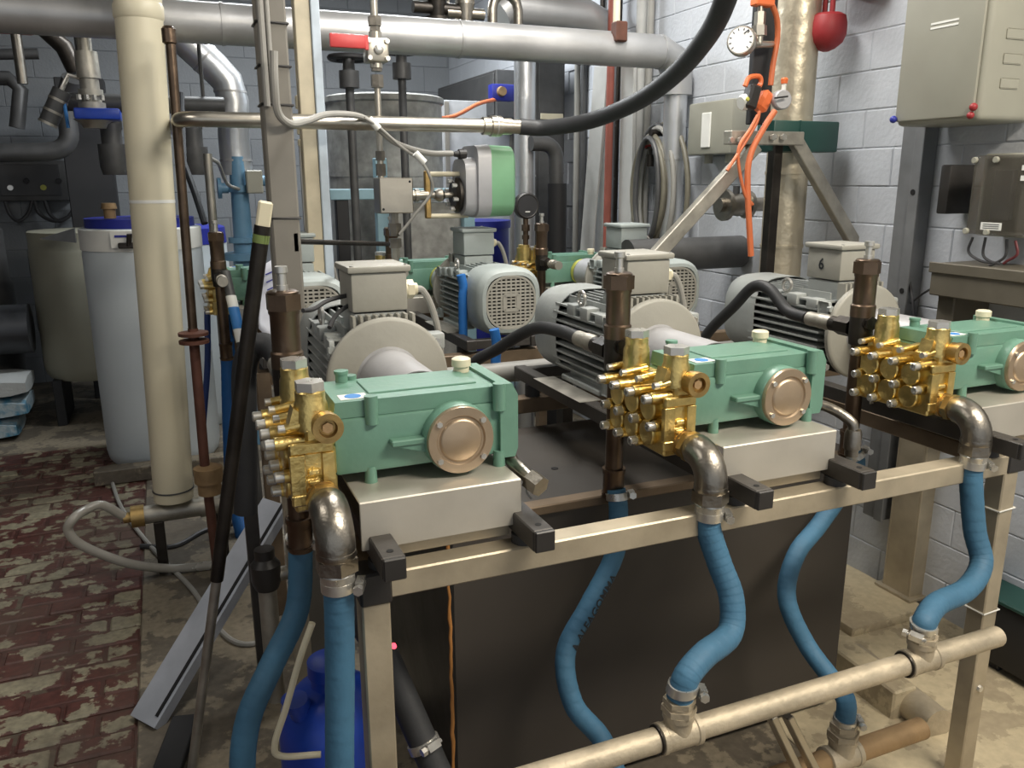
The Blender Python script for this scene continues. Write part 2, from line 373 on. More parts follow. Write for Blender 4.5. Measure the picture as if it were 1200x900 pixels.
# ================================================================== pump sets
XC = 0.466; SP = 0.75; ZC = 1.138
XS = [XC, XC+SP, XC+2*SP]
def supr(r, ex, n=40):
    out = []
    for i in range(n):
        a = 2*math.pi*i/n; c, s = math.cos(a), math.sin(a)
        k = (abs(c)**ex+abs(s)**ex)**(-1/ex); out.append((r*k*c, r*k*s))
    return out
def motor(label, group, cmat, cable=True):
    X = XC; t = thing('electric_motor', (X, 2.1, 1.004), label, 'motor', group)
    b = MB().lathe((X, 1.905, ZC), (0,1,0), [(0, .118), (.02, .112), (.02, .080), (.36, .080)], 40); b.build('body', cmat, t)
    f = MB()
    for s in (-1, 1):
        for i in range(9):
            z = ZC-.096+i*.0235; dz = abs(z-ZC); xo = .132 - max(0, dz-.06)*.35; xi = math.sqrt(max(.0009, .078**2-min(dz, .072)**2))
            f.box(X+min(s*xi, s*xo), X+max(s*xi, s*xo), 1.93, 2.262, z-.0028, z+.0028)
    for i in range(9):
        dx = -.084+i*.021; f.box(X+dx-.0028, X+dx+.0028, 2.085 if abs(dx) < .075 else 1.94, 2.262, ZC+.03, ZC+.128-abs(dx)*.12)
    f.build('cooling_fins', cmat, t, smooth=0)
    fl_ = MB().lathe((X, 1.868, ZC), (0,1,0), [(0, .139), (.003, .145), (.006, .1475), (.018, .1475), (.02, .140), (.045, .121)], 56)
    fo = fl_.build('mounting_flange', FLANGE, t)
    tf = MB()
    for i in range(9):
        dx = -.072+i*.018; tf.box(X+dx-.0035, X+dx+.0035, 1.892, 1.925, ZC+.10, 1.288)
    tf.build('end_shield_ribs', FLANGE, t, smooth=0)
    for k, (sx, sz) in enumerate(((-1, .45), (1, .45), (-1, -.6), (1, -.6))):
        l = MB().box(X+sx*.105-.022, X+sx*.105+.034*sx+.0001+.012, 1.895, 1.94, ZC+.085*sz*2-.02, ZC+.085*sz*2+.02, .006, 2).build('bolt_lug', cmat, t)
        MB().hexn((X+sx*.128, 1.885, ZC+.17*sz), (X+sx*.128, 1.898, ZC+.17*sz), .011).build('bolt', STEEL if k else MOTOR, l)
    # terminal box
    tb = MB().box(X-.068, X+.068, 1.928, 2.072, 1.292, 1.386, .005, 2).build('terminal_box', FLANGE if group.startswith('front') else cmat, t)
    MB().box(X-.064, X+.064, 1.932, 2.068, 1.222, 1.288, .004).build('box_pedestal', cmat, t)
    MB().box(X-.077, X+.077, 1.919, 2.081, 1.386, 1.402, .005, 2).build('lid', FLANGE if group.startswith('front') else cmat, tb)
    for sx in (-1, 1):
        MB().cyl((X+sx*.066, 1.928, 1.402), (X+sx*.066, 1.928, 1.404), .005, n=10).build('lid_screw', STEEL, tb)
    g = MB().cyl((X+.068, 1.985, 1.335), (X+.082, 1.985, 1.335), .021, n=14).hexn((X+.082, 1.985, 1.335), (X+.098, 1.985, 1.335), .024).cyl((X+.098, 1.985, 1.335), (X+.108, 1.985, 1.335), .015, n=14)
    g.build('cable_gland', CREAMP, tb)
    MB().tube(cat_rom([(X+.105, 1.985, 1.335), (X+.125, 1.985, 1.328), (X+.148, 1.985, 1.28), (X+.165, 1.985, 1.20), (X+.172, 2.0, 1.10)], 6), .0085, 10).build('power_cable', CABLEG, tb)
    # fan cover
    def R(yy, k, ex=3.0): return [(X+a*k, yy, ZC+c*k) for a, c in supr(.131, ex)]
    MB().loft([R(2.236, 1.0), R(2.236, 1.02), R(2.375, 1.02), R(2.40, .985), R(2.415, .90), R(2.418, .80), R(2.414, .78)], cap0=False, cap1=False).build('fan_cover', cmat, t)
    gr = MB().loft([R(2.413, .80, 2.4), R(2.418, .80, 2.4), R(2.418, .74, 2.4), R(2.413, .74, 2.4)], False, False)
    for i in range(15):
        dz = -.094+i*.01343; hw = math.sqrt(max(0, .103**2-dz**2)); gr.box(X-hw, X+hw, 2.411, 2.416, ZC+dz-.0035, ZC+dz+.0035)
    for i in range(9):
        dx = -.08+i*.02; hw = math.sqrt(max(0, .103**2-dx**2)); gr.box(X+dx-.003, X+dx+.003, 2.4105, 2.4165, ZC-hw, ZC+hw)
    for sx in (-1, 1):
        gr.box(X+sx*.029-.006, X+sx*.029+.006, 2.411, 2.419, ZC-.03, ZC+.03); gr.box(X-.03, X+.03, 2.411, 2.419, ZC+sx*.029-.006, ZC+sx*.029+.006)
    gr.build('fan_grille', FLANGE if not group.startswith('front') else cmat, t, smooth=0)
    MB().loft([R(2.40, .80), R(2.402, .80)]).build('fan_shadow_plate', HOLESHADE, t)  # near-black plate painted as the shade behind the grille
    for sx in (-1, 1):
        MB().box(X+sx*.10-.03, X+sx*.10+.03, 1.96, 2.20, 1.004, 1.022, .004).build('foot', cmat, t)
        MB().box(X+sx*.085-.018, X+sx*.085+.018, 1.97, 2.19, 1.02, 1.06).build('foot_web', cmat, t)
    # cast pads and lifting eye along the upper left shoulder
    pads = [(-.105, 1.975, .085), (-.108, 2.06, .092), (-.104, 2.15, .090)]
    for i, (dx, yy, dz) in enumerate(pads):
        MB().box(X+dx-.024, X+dx+.02, yy-.024, yy+.024, ZC+dz-.022, ZC+dz+.014, .006, 2).build('mounting_pad', cmat, t)
    MB().tube([(X-.112, 2.105+.02*math.cos(a), ZC+.125+.02*math.sin(a)) for a in [i*math.pi/7 for i in range(14)]], .0055, 8, closed=True).build('lifting_eye', STEEL, t)
    # bell housing with the coupling inside
    be = MB().lathe((X, 1.618, ZC), (0,1,0), [(0, .069), (.0, .0735), (.245, .0735), (.25, .079), (.252, .079)], 40).build('bell_housing', BELL, t)
    MB().lathe((X, 1.612, ZC), (0,1,0), [(0, .066), (0, .0725), (.006, .0725)], 40).build('black_ring', BLACKP, be)  # plain black ring at the open rim of the bell
    MB().lathe((X, 1.564, ZC), (0,1,0), [(0, .06), (.004, .066), (.046, .066)], 32).build('coupling_ring', YELLOW, t)
    return t
def pump(label, group, drain):
    X = XC; t = thing('plunger_pump', (X-.06, 1.46, 1.067), label, 'pump', group)
    cc = MB().box(X-.224, X+.112, 1.387, 1.562, 1.088, 1.192, .007, 2).build('crankcase', GREEN, t)
    MB().prism([(X-.222, 1.1925), (X+.098, 1.1925), (X+.094, 1.222), (X-.218, 1.222)], 1.392, 1.556).build('crankcase_lid', GREEN, t)
    MB().box(X-.15, X+.06, 1.43, 1.53, 1.221, 1.225, .0015).build('lid_panel', GREEN, cc)
    pr = [(X+.088, 1.083), (X+.118, 1.083), (X+.124, 1.10), (X+.124, 1.205), (X+.112, 1.228), (X+.088, 1.228)]
    MB().prism(pr, 1.378, 1.572).build('rear_cover', GREEN, t)
    for (dx, yy) in ((-.155, 1.389), (.087, 1.382), (-.155, 1.560), (.087, 1.566)):
        MB().cyl((X+dx, yy, 1.178), (X+dx, yy, 1.230), .012, n=18).build('lid_boss', GREEN, t)
    for (dx, yy) in ((-.16, 1.395), (.087, 1.385), (-.16, 1.552), (.06, 1.552)):
        MB().lathe((X+dx, yy, 1.067), (0,0,1), [(0, .012), (.03, .0105)], 16).build('mounting_foot', GREEN, t)
    MB().prism([(X-.125, 1.138), (X-.06, 1.148), (X-.06, 1.118)], 1.368, 1.39).build('side_rib', GREEN, t)
    MB().box(X-.126, X-.055, 1.364, 1.388, 1.136, 1.147, .002).build('side_rib', GREEN, t)
    # bearing cover
    MB().lathe((X, 1.395, ZC), (0,-1,0), [(0, .0655), (.03, .0655), (.034, .0635)], 44).build('bearing_collar', GREEN, t)
    bc = MB().lathe((X, 1.362, ZC), (0,-1,0), [(0, .063), (.008, .064), (.012, .0625), (.012, .047), (.0085, .0445), (.0085, .0415), (.012, .039), (.0135, .036), (.0145, .0)], 44, cap1=False).build('bearing_cover', BEIGEM, t)
    for a in (40, 140, 220, 320):
        q = math.radians(a); MB().hexn((X+.0545*math.cos(q), 1.351, ZC+.0545*math.sin(q)), (X+.0545*math.cos(q), 1.3455, ZC+.0545*math.sin(q)), .0058).build('screw', STEEL, bc)
    # oil filler, plugs, plate
    MB().lathe((X+.066, 1.535, 1.222), (0,0,1), [(0, .016), (.012, .016), (.012, .0195), (.026, .0195), (.029, .015)], 18).build('oil_filler_cap', CREAMP, t)
    MB().lathe((X-.175, 1.545, 1.222), (0,0,1), [(0, .012), (.016, .012), (.016, .014), (.022, .014)], 14).build('breather_plug', GREEN, t)
    pl = MB().box(X-.205, X-.155, 1.405, 1.44, 1.2222, 1.2232).build('rating_plate', WHITEP, t)
    MB().lathe((X-.18, 1.4225, 1.2233), (0,0,1), [(0, .015), (.0006, .015)], 20).build('blue_emblem', PRINTB, pl)
    # brass valve head
    x0, x1 = X-.305, X-.224
    h = thing_part('valve_head', t)
    MB().box(x0+.006, x1, 1.372, 1.602, 1.036, 1.098, .004).build('lower_block', BRASS, h)
    MB().box(x0+.03, x1, 1.3725, 1.602, 1.15, 1.187, .005).build('upper_block', BRASS, h)
    MB().box(x0+.012, x1, 1.3725, 1.601, 1.0985, 1.1495, .003).build('middle_block', BRASS, h)
    # front face relief: a sunken panel framed by bars
    fr = MB()
    fr.box(x0, x0+.026, 1.364, 1.376, 1.072, 1.143, .001); fr.box(x1-.026, x1-.004, 1.364, 1.376, 1.072, 1.143, .001)
    fr.box(x0, x1-.004, 1.364, 1.376, 1.143, 1.165, .003); fr.box(x0, x1-.004, 1.364, 1.376, 1.05, 1.072, .003)
    fr.box(x0+.03, x1-.03, 1.366, 1.376, 1.104, 1.114, .002); fr.box(x0+.03, x1-.03, 1.366, 1.376, 1.085, 1.094, .002)
    fr.build('front_frame', BRASS, h)
    YS_ = (1.392, 1.460, 1.524, 1.584)
    for r, (zz, xo) in enumerate(((1.160, -.012), (1.100, 0.0), (1.050, 0.0))):
        for c, yy in enumerate(YS_):
            if r == 2 and c == 0: continue
            a = MB().cyl((x0+.03, yy, zz), (x0-.008+xo, yy, zz), .0125, n=14).build('bolt_sleeve', BRASS, h)
            MB().lathe((x0-.008+xo, yy, zz), (-1,0,0), [(0, .0098), (.015, .0098), (.017, .008), (.017, .0055), (.010, .0055)], 14).build('cap_screw', STEEL, a)
    for r, zz in enumerate((1.132, 1.076)):
        for c in range(3):
            yy = (1.426, 1.492, 1.554)[c]
            MB().lathe((x0+.03, yy, zz), (-1,0,0), [(0, .0285), (.032, .0285), (.035, .026)], 24).build('valve_plug', BRASS, h)
    for yy in YS_:
        MB().tube([(x0+.0, yy, 1.186), (x1-.03, yy-.004, 1.194)], .008, 12).build('tie_bolt', BRASS, h)
        MB().cyl((x0-.012, yy, 1.186), (x0, yy, 1.186), .0075, n=12).build('tie_bolt_head', STEEL, h)
    for (yy, dx, hh) in ((1.402, -.258, 1.252), (1.552, -.262, 1.262)):
        tw = MB().lathe((X+dx, yy, 1.18), (0,0,1), [(0, .031), (hh-1.18-.03, .029), (hh-1.18-.022, .026), (hh-1.18-.006, .026), (hh-1.18-.002, .022)], 24).build('valve_tower', BRASS, h)
        MB().hexn((X+dx, yy, hh-.004), (X+dx, yy, hh+.012), .0265).build('hex_cap', STEEL, tw)
    pk = MB().lathe((X-.24, 1.372, 1.192), (0,-1,0), [(0, .024), (.016, .024), (.016, .0265), (.03, .0265), (.03, .016), (.02, .014), (.02, .0)], 22, cap1=False).build('side_port', BRASSD, h)
    MB().hexn((X-.24, 1.352, 1.192), (X-.24, 1.346, 1.192), .010).build('port_plug', RUSTP, pk)
    MB().prism([(X-.30, 1.19), (X-.272, 1.19), (X-.268, 1.205), (X-.29, 1.222)], 1.385, 1.42).build('corner_fin', BRASS, h)
    MB().lathe((X-.252, 1.374, 1.062), (0,-1,0), [(0, .03), (.012, .03), (.012, .027), (.02, .027)], 22).build('suction_port', BRASSD, h)
    # drain line
    if drain == 1:
        d = MB().tube(cat_rom([(X+.110, 1.41, 1.098), A(600, 541, 1.385), A(609, 549, 1.35), A(622, 562, 1.31)], 5), .0135, 14).hexn(A(621, 561, 1.312), A(634, 571, 1.285), .0205)
        d.build('drain_elbow', CASTS, t)
        MB().tube(cat_rom([A(620, 566, 1.31), A(617, 576, 1.31), A(623, 585, 1.30)], 4), .002, 6).build('tie_wire', CABLEG, t)
    elif drain == 2:
        MB().tube(cat_rom([(X+.118, 1.40, 1.092), (X+.135, 1.39, 1.096), (X+.155, 1.36, 1.085), (X+.172, 1.335, 1.066), (X+.176, 1.33, 1.05)], 5), .012, 12).build('drain_elbow', CASTS, t)
        MB().lathe((X+.176, 1.33, 1.05), (0,0,-1), [(0, .016), (.01, .019), (.045, .019), (.047, .015), (.062, .015)], 18).build('drain_cap', CASTS, t)
    return t
def thing_part(name, parent):
    o = bpy.data.objects.new(name, None); COL.objects.link(o); o.empty_display_size = 0.03; o.parent = parent
    W[o.as_pointer()] = W[parent.as_pointer()]; return o
def elbow_hose_fitting(mb_unused=None): pass
def suction_elbow(label, group):      # cast elbow from the head down to the hose
    X = XC-.252; t = thing('suction_elbow', (X, 1.27, .955), label, 'elbow', group)
    pts = [V((X, 1.358, 1.062)), V((X, 1.335, 1.062))] + arc_elbow((X, 1.325, 1.062), (0,-1,0), (0,0,-1), .055, 9) + [V((X, 1.27, .995))]
    MB().tube(pts, [.027, .0275] + [.033]*10 + [.033], 24).build('bend', CASTS, t)
    MB().lathe((X, 1.352, 1.062), (0,-1,0), [(0, .033), (.014, .033)], 6).build('hex_collar', BRASSD, t)
    MB().lathe((X, 1.27, 1.004), (0,0,-1), [(0, .0335), (.008, .0345), (.012, .033)], 24).build('bead', CASTS, t)
    MB().hexn((X, 1.27, .992), (X, 1.27, .968), .037).build('hex_nut', CASTS, t)
    MB().lathe((X, 1.27, .968), (0,0,-1), [(0, .029), (.004, .031), (.008, .029), (.030, .029), (.030, .027)], 24).build('ferrule', STEEL, t)
    return t
def clamp(c, d, r, parent, m=STEEL, wide=.018, side=(1, 0, 0)):
    c = V(c); d = V(d).normalized(); k = MB().lathe(c-d*wide/2, d, [(0, r+.0015), (0, r+.004), (wide, r+.004), (wide, r+.0015)], 24)
    o = k.build('hose_clamp', m, parent); s = V(side); s = (s-d*s.dot(d)).normalized(); p = c+s*(r+.012); q = d.cross(s)
    MB().obox(p-q*.014, p+q*.014, .014, .016, up=tuple(d)).cyl(p-q*.02, p+q*.024, .0045, n=8).hexn(p+q*.018, p+q*.028, .009).build('clamp_screw', m, o)
def skid(label, group):
    X = XC; t = thing('pump_skid', (X-.035, 1.8, .945), label, 'skid', group)
    for a, b in ((-.19, -.15), (.08, .12)):
        r = MB().box(X+a, X+b, 1.208, 2.43, .963, 1.003, .0025).build('skid_rail', RAILM, t)
        MB().box(X+a+.001, X+b-.001, 1.20, 1.21, .9635, 1.0025, .002).build('end_cap', BLACKP, r)
        MB().lathe((X+(a+b)/2, 1.232, 1.0035), (0,0,1), [(0, .006), (.0004, .006)], 12).build('slot', HOLESHADE, r)  # flat dark disc painted for the shade inside a slot
        for yy in (1.295, 2.325):
            MB().lathe((X+(a+b)/2, yy, .945 if yy < 2 else .925), (0,0,1), [(0, .024), (.018 if yy < 2 else .038, .024)], 18).build('rubber_foot', RUBBER, t)
    pl = MB().box(X-.203, X+.097, 1.301, 1.64, 1.0635, 1.067, .0015)
    pl.box(X-.203, X+.097, 1.30, 1.3035, .978, 1.066, .0012)
    pl.box(X-.203, X+.097, 1.6365, 1.64, .99, 1.066, .0012)
    pl.build('pump_plate', PLATE, t)
    MB().box(X-.15, X+.08, 1.318, 1.358, .951, .985, .002).build('cross_bar', BEAM, t)
    MB().box(X-.15, X+.08, 2.38, 2.42, .965, 1.0, .002).build('cross_bar', RAILM, t)
    for sx in (-.17, .10): MB().box(X+sx-.035, X+sx+.035, 1.93, 2.24, 1.0032, 1.0042).build('motor_pad', GALV, t)
    return t
def relief_valve(label, group, fit=True):   # vertical discharge riser with the relief valve on top
    X = XC-.262; Y = 1.638; t = thing('discharge_riser', (X, Y, .86), label, 'valve', group)
    MB().lathe((X, Y, .90), (0,0,1), [(0, .0215), (.28, .0215)], 20).build('riser_pipe', OXID, t)
    MB().lathe((X, Y, .845), (0,0,1), [(0, .026), (.012, .030), (.012, .026), (.06, .026), (.065, .0285), (.075, .0285)], 22).build('hose_tail', STEEL if False else OXID, t)
    MB().lathe((X, Y, 1.165), (0,0,1), [(0, .029), (.03, .031), (.075, .031), (.08, .027)], 22).build('tee_body', DARKST, t)
    MB().cyl((X, Y-.028, 1.225), (X, Y, 1.225), .022, n=18).hexn((X, Y-.036, 1.225), (X, Y-.028, 1.225), .020).build('tee_branch', DARKST, t)
    v = MB().lathe((X, Y, 1.24), (0,0,1), [(0, .032), (.03, .032), (.034, .0285), (.105, .0285), (.109, .0305), (.15, .0305), (.153, .026)], 24).build('valve_body', OXID, t)
    MB().hexn((X, Y, 1.355), (X, Y, 1.386), .0355).build('valve_bonnet', OXID, v)
    MB().lathe((X, Y, 1.393), (0,0,1), [(0, .011), (.01, .011), (.01, .0085), (.032, .0085), (.034, .0125), (.046, .0125)], 12).build('adjusting_screw', STEEL, v)
    if fit:
        a = V((X, Y+.03, 1.205)); d = V((0, 1, 0))
        MB().hexn(a, a+d*.05, .027).cyl(a+d*.05, a+d*.075, .021, n=16).build('hose_swivel', DARKST, t)
        MB().lathe(a+d*.075, d, [(0, .019), (.02, .0225), (.022, .019), (.04, .0225), (.042, .020), (.09, .0205)], 18).build('crimped_ferrule', GALV, t)
    return t
ORD = ('left', 'middle', 'right')
FG = 'front row '
m1 = motor('grey electric motor behind the leftmost front green pump, round flange facing forward', FG+'motors', MOTOR)
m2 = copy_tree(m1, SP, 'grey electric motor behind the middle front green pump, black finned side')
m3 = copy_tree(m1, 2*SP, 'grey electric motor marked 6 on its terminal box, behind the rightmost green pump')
W[m3.as_pointer()] = W[m1.as_pointer()] + V((2*SP, 0, 0))
tb3 = [c for c in m3.children if c.name.startswith('terminal_box')][0]; W[tb3.as_pointer()] = W[m3.as_pointer()]
flat_text('6', .05, (XS[2]-.0692, 2.02, 1.322), (0,-1,0), (0,0,1)).build('number', PRINTD, tb3, smooth=0, label='handwritten black digit 6')
p1 = pump('green plunger pump with brass head nearest the camera, over the left corner of the stand', FG+'pumps', 1)
p2 = pump('green plunger pump with brass head in the middle of the front row', FG+'pumps', 2); p2.location.x += SP
p3 = copy_tree(p1, 2*SP, 'green plunger pump with brass head cut off by the right picture edge', skip=('drain_elbow', 'tie_wire'))
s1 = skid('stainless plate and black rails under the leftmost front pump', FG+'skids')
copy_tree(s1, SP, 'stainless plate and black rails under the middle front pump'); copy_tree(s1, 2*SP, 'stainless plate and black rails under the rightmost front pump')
e1 = suction_elbow('cast steel elbow on the brass head of the leftmost front pump', FG+'elbows')
copy_tree(e1, SP, 'cast steel elbow on the brass head of the middle front pump'); copy_tree(e1, 2*SP, 'cast steel elbow on the brass head of the rightmost front pump')
r1 = relief_valve('brown steel riser with relief valve left of the leftmost front motor', FG+'risers')
copy_tree(r1, SP, 'brown steel riser with relief valve in front of the middle front motor'); copy_tree(r1, 2*SP, 'brown steel riser with relief valve beside the motor marked 6')
# rear row, mirrored about the aisle between the two rows
MIRROR[0] = 2.66
RG = 'rear row '
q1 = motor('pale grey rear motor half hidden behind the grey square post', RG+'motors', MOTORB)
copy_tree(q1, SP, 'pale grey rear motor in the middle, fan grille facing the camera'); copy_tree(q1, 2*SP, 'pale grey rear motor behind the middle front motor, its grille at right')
g1 = pump('rear green pump with brass head left of the grey square post', RG+'pumps', 0)
copy_tree(g1, SP, 'rear green pump behind the middle rear motor'); copy_tree(g1, 2*SP, 'rear green pump behind the rightmost rear motor, near the black gauge')
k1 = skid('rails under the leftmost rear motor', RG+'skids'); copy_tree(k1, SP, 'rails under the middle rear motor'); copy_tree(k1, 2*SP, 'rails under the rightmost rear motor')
v1 = relief_valve('rear brown riser beside the brass head near the cream pipe', RG+'risers'); copy_tree(v1, SP, 'rear riser behind the middle rear motor'); copy_tree(v1, 2*SP, 'rear riser with relief valve right of the black round gauge')
MIRROR[0] = 0

# ================================================================== stand
st = thing('pump_stand', (1.1, 1.8, 0), 'stainless square tube stand with black corner joints carrying the front pumps', 'stand')
XL, XR = 0.252, 1.832
MB().box(XL+.05, 2.4, 1.27, 1.32, .896, .945, .003).build('front_beam', BEAM, st)
MB().box(XL+.05, 2.4, 2.30, 2.35, .875, .925, .003).build('rear_beam', BEAMD, st)
for x in (XL, XR):
    MB().box(x, x+.05, 1.27, 1.32, 0.0, .90, .003).build('leg', BEAM, st)
    MB().box(x, x+.05, 2.35, 2.40, 0.0, .90, .003).build('leg', BEAM, st)
    MB().box(x+.002, x+.048, 1.32, 2.35, .898, .943, .003).build('side_beam', BEAMD, st)
    if x == XL: MB().box(x-.002, x+.054, 1.266, 1.33, .888, .949, .004).build('corner_joint', BLACKP, st)
    else: MB().box(x+.006, x+.09, 1.266, 1.32, .898, .949, .004).build('corner_joint', BLACKP, st)
    MB().lathe((x+.025, 1.27, .30), (0,-1,0), [(0, .010), (.006, .008)], 8).build('leg_bolt', STEEL, st)
for z in (.80, .52):
    MB().tube([(XR-.002, 1.268, z), (XR+.052, 1.268, z+.004), (XR+.052, 1.322, z+.004), (XR-.002, 1.322, z)], .0025, 6, closed=True).build('cable_tie', WHITEP, st)
rs = thing('rear_pump_stand', (1.1, 3.5, 0), 'steel stand carrying the rear row of motors and pumps', 'stand')
for yy in (2.92, 3.98): MB().box(XL+.05, 2.4, yy, yy+.05, .896, .945, .003).build('cross_beam', BEAMD, rs)
for x in (XL, XR):
    for yy in (2.92, 3.98): MB().box(x, x+.05, yy, yy+.05, 0, .945, .003).build('leg', BEAMD, rs)
    MB().box(x+.002, x+.048, 2.97, 3.98, .898, .943, .003).build('side_beam', BEAMD, rs)
# the dark tank underneath
tk = thing('tank', (1.15, 1.95, 0.05), 'dark rectangular tank under the stand between the blue hoses', 'tank')
TL, TR, TF, TB, TT = .535, 1.77, 1.66, 2.26, .835
MB().box(TL+.005, TR, TF+.005, TF+.02, .05, TT, .002).build('front_panel', TANKD, tk)
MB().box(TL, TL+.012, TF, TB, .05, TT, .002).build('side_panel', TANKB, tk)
MB().box(TR-.01, TR, TF+.02, TB, .05, TT, .002).build('side_panel', TANKD, tk)
MB().box(TL+.005, TR, TB-.01, TB, .05, TT, .002).build('back_panel', TANKD, tk)
ld = MB().box(TL-.005, TR+.005, TF+.03, TB+.005, TT-.006, TT+.006, .003).build('lid', TANKD, tk)
MB().box(TL-.005, TR+.005, TF-.012, TF+.03, TT-.012, TT+.012, .003).build('lid_edge_strip', BEAMD, tk)
MB().lathe((A(650, 551, 1.885).x, 1.885, TT+.0065), (0,0,1), [(0, .010), (.001, .010)], 16).build('lid_hole_shade', HOLESHADE, ld)  # dark disc coloured as the shade in a lid opening
MB().box(TL+.01, TR, TF+.01, TB, .04, .06).build('bottom_panel', TANKD, tk)
random.seed(3)
MB().tube([(TL-.001+random.uniform(-.002, .002), TF-.002, TT-.78*i/30) for i in range(31)], [.0042+random.uniform(-.0008, .0012) for i in range(31)], 8).build('corner_seam', ORANGE, tk)

# ================================================================== manifolds
YM, ZM = 1.13, .571
mf = thing('suction_manifold', (1.1, YM, ZM-.03), 'horizontal galvanised pipe with tees crossing in front of the stand', 'pipe')
MB().tube([(-.1, YM, ZM), (1.685, YM, ZM)], .0235, 24).lathe((1.685, YM, ZM), (1,0,0), [(0, .0235), (.004, .022)], 24).build('pipe', GALVW, mf)
TX = [A(795, 840, YM).x, A(1078, 770, YM).x]
for x in TX:
    tt = MB().lathe((x-.045, YM, ZM), (1,0,0), [(0, .027), (.002, .0305), (.012, .0305), (.014, .0285), (.076, .0285), (.078, .0305), (.088, .0305), (.09, .027)], 26).build('tee', GALVW, mf)
    MB().lathe((x, YM, ZM), (0,0,1), [(0, .027), (.036, .0275), (.038, .0305), (.05, .0305), (.05, .027)], 24).build('tee_branch', GALVW, tt)
    MB().hexn((x, YM, ZM+.05), (x, YM, ZM+.062), .0335).lathe((x, YM, ZM+.062), (0,0,1), [(0, .028), (.006, .028)], 20).hexn((x, YM, ZM+.068), (x, YM, ZM+.078), .031).build('hex_union', GALVW, tt)
    MB().tube([(x-.046, YM+.0255*math.cos(i*math.pi/12), ZM+.0255*math.sin(i*math.pi/12)) for i in range(24)], .003, 8, closed=True).build('weld_ring', DARKST, tt)
lm = thing('lower_manifold', (1.2, 1.33, .19), 'rusty lower pipe behind the galvanised manifold at lower right', 'pipe')
LY, LZ = 1.30, .205
MB().tube([(.32, LY, LZ), (1.70, LY, LZ)], .028, 22).build('pipe', RUSTP, lm)
LX = [A(705, 868, LY).x+.06, A(988, 860, LY).x]
for x in LX:
    tt = MB().lathe((x-.05, LY, LZ), (1,0,0), [(0, .031), (.002, .035), (.014, .035), (.016, .033), (.084, .033), (.086, .035), (.098, .035), (.1, .031)], 26).build('tee', GALVW, lm)
    MB().lathe((x, LY, LZ), (0,0,1), [(0, .031), (.045, .032), (.047, .036), (.058, .036)], 24).hexn((x, LY, LZ+.058), (x, LY, LZ+.074), .039).lathe((x, LY, LZ+.074), (0,0,1), [(0, .031), (.008, .031)], 20).hexn((x, LY, LZ+.082), (x, LY, LZ+.096), .034).build('hex_union', GALVW, tt)

# ================================================================== blue hoses
def hose(name, pts, r, label, m=HOSE, group='blue suction hoses', clamps=(), n=10, text=None):
    path = cat_rom(pts, n); fine = cat_rom(path, 4)
    o = MB().tube(fine, [r*(1+.010*((i % 9)-4)/4) for i in range(len(fine))], 22).build(name, m, smooth=60); tag(o, label, 'hose', group)
    for i, sd in clamps:
        c = path[i]; d = (path[min(i+1, len(path)-1)]-path[max(i-1, 0)]).normalized(); clamp(c, d, r, o, side=sd)
    if text is None and m is HOSE:
        pass
    if text:
        txt, size, s0, ref = text; vs, fs = dense(*text_mesh(txt, size), 3)
        cum = [0]
        for a, b in zip(path, path[1:]): cum.append(cum[-1]+(b-a).length)
        out = []
        for v in vs:
            s = s0 - v.x; k = 0
            while k < len(cum)-2 and cum[k+1] < s: k += 1
            t = (s-cum[k])/(cum[k+1]-cum[k]); c = path[k].lerp(path[k+1], t); d = (path[k+1]-path[k]).normalized()
            nr = V(ref); nr = (nr-d*nr.dot(d)).normalized(); bn = (-d).cross(nr)
            ang = (v.y-size*.35)/r; out.append(c + (nr*math.cos(ang) + nr.cross(-d)*math.sin(ang))*(r+.0012))
        MB().add(out, fs).build('lettering', PRINTD, o, smooth=0, label='black lettering printed along the hose')
    return o
HR = .0255
def HX(i): return XS[i]-.252
hose('suction_hose', [(HX(0), 1.27, .955), (HX(0), 1.27, .91), (HX(0)-.006, 1.268, .78), (HX(0)-.017, 1.265, .60), (HX(0)-.025, 1.262, .42), (HX(0)-.03, 1.26, .2)], HR, 'thick blue hose hanging straight down from the elbow of the leftmost pump', clamps=((4, (1, -.4, 0)),))
hose('suction_hose', [(HX(1), 1.27, .955), (HX(1), 1.27, .91), A(843, 660, 1.25), A(857, 700, 1.22), A(855, 742, 1.19), A(825, 768, 1.15), A(805, 792, YM), (TX[0], YM, ZM+.075)], HR, 'bent blue hose from the middle pump elbow down to the manifold', clamps=((3, (1, -.4, 0)), (65, (1, -.4, .2))))
hose('suction_hose', [(HX(2), 1.27, .955), (HX(2), 1.27, .91), A(1142, 620, 1.25), A(1150, 660, 1.22), A(1133, 690, 1.19), A(1098, 708, 1.16), A(1084, 728, YM), (TX[1], YM, ZM+.075)], HR, 'bent blue hose from the rightmost pump elbow down to the manifold', clamps=((3, (1, -.4, 0)), (65, (-1, -.4, .2))))
RX = [x-.262 for x in XS]
hose('supply_hose', [(RX[0], 1.655, .87), (RX[0], 1.655, .83), A(348, 715, 1.62), A(318, 780, 1.56), A(292, 840, 1.52), A(284, 900, 1.5), A(290, 960, 1.5)], HR, 'blue hose curving down to the left of the straight hanging hose', clamps=((3, (1, -.4, 0)),))
hose('supply_hose', [(RX[1], 1.655-.03, .87), (RX[1], 1.61, .81), A(720, 650, 1.58), A(690, 710, 1.54), A(663, 765, 1.50), A(672, 825, 1.45), A(706, 868, 1.40), (LX[0], LY, LZ+.09)], HR*.92, 'blue hose with black lettering bowing left in front of the dark tank', clamps=((3, (1, -.4, 0)),), text=('\u0394 ALFAGOMMA', .029, .41, (.55, -1, .2)))
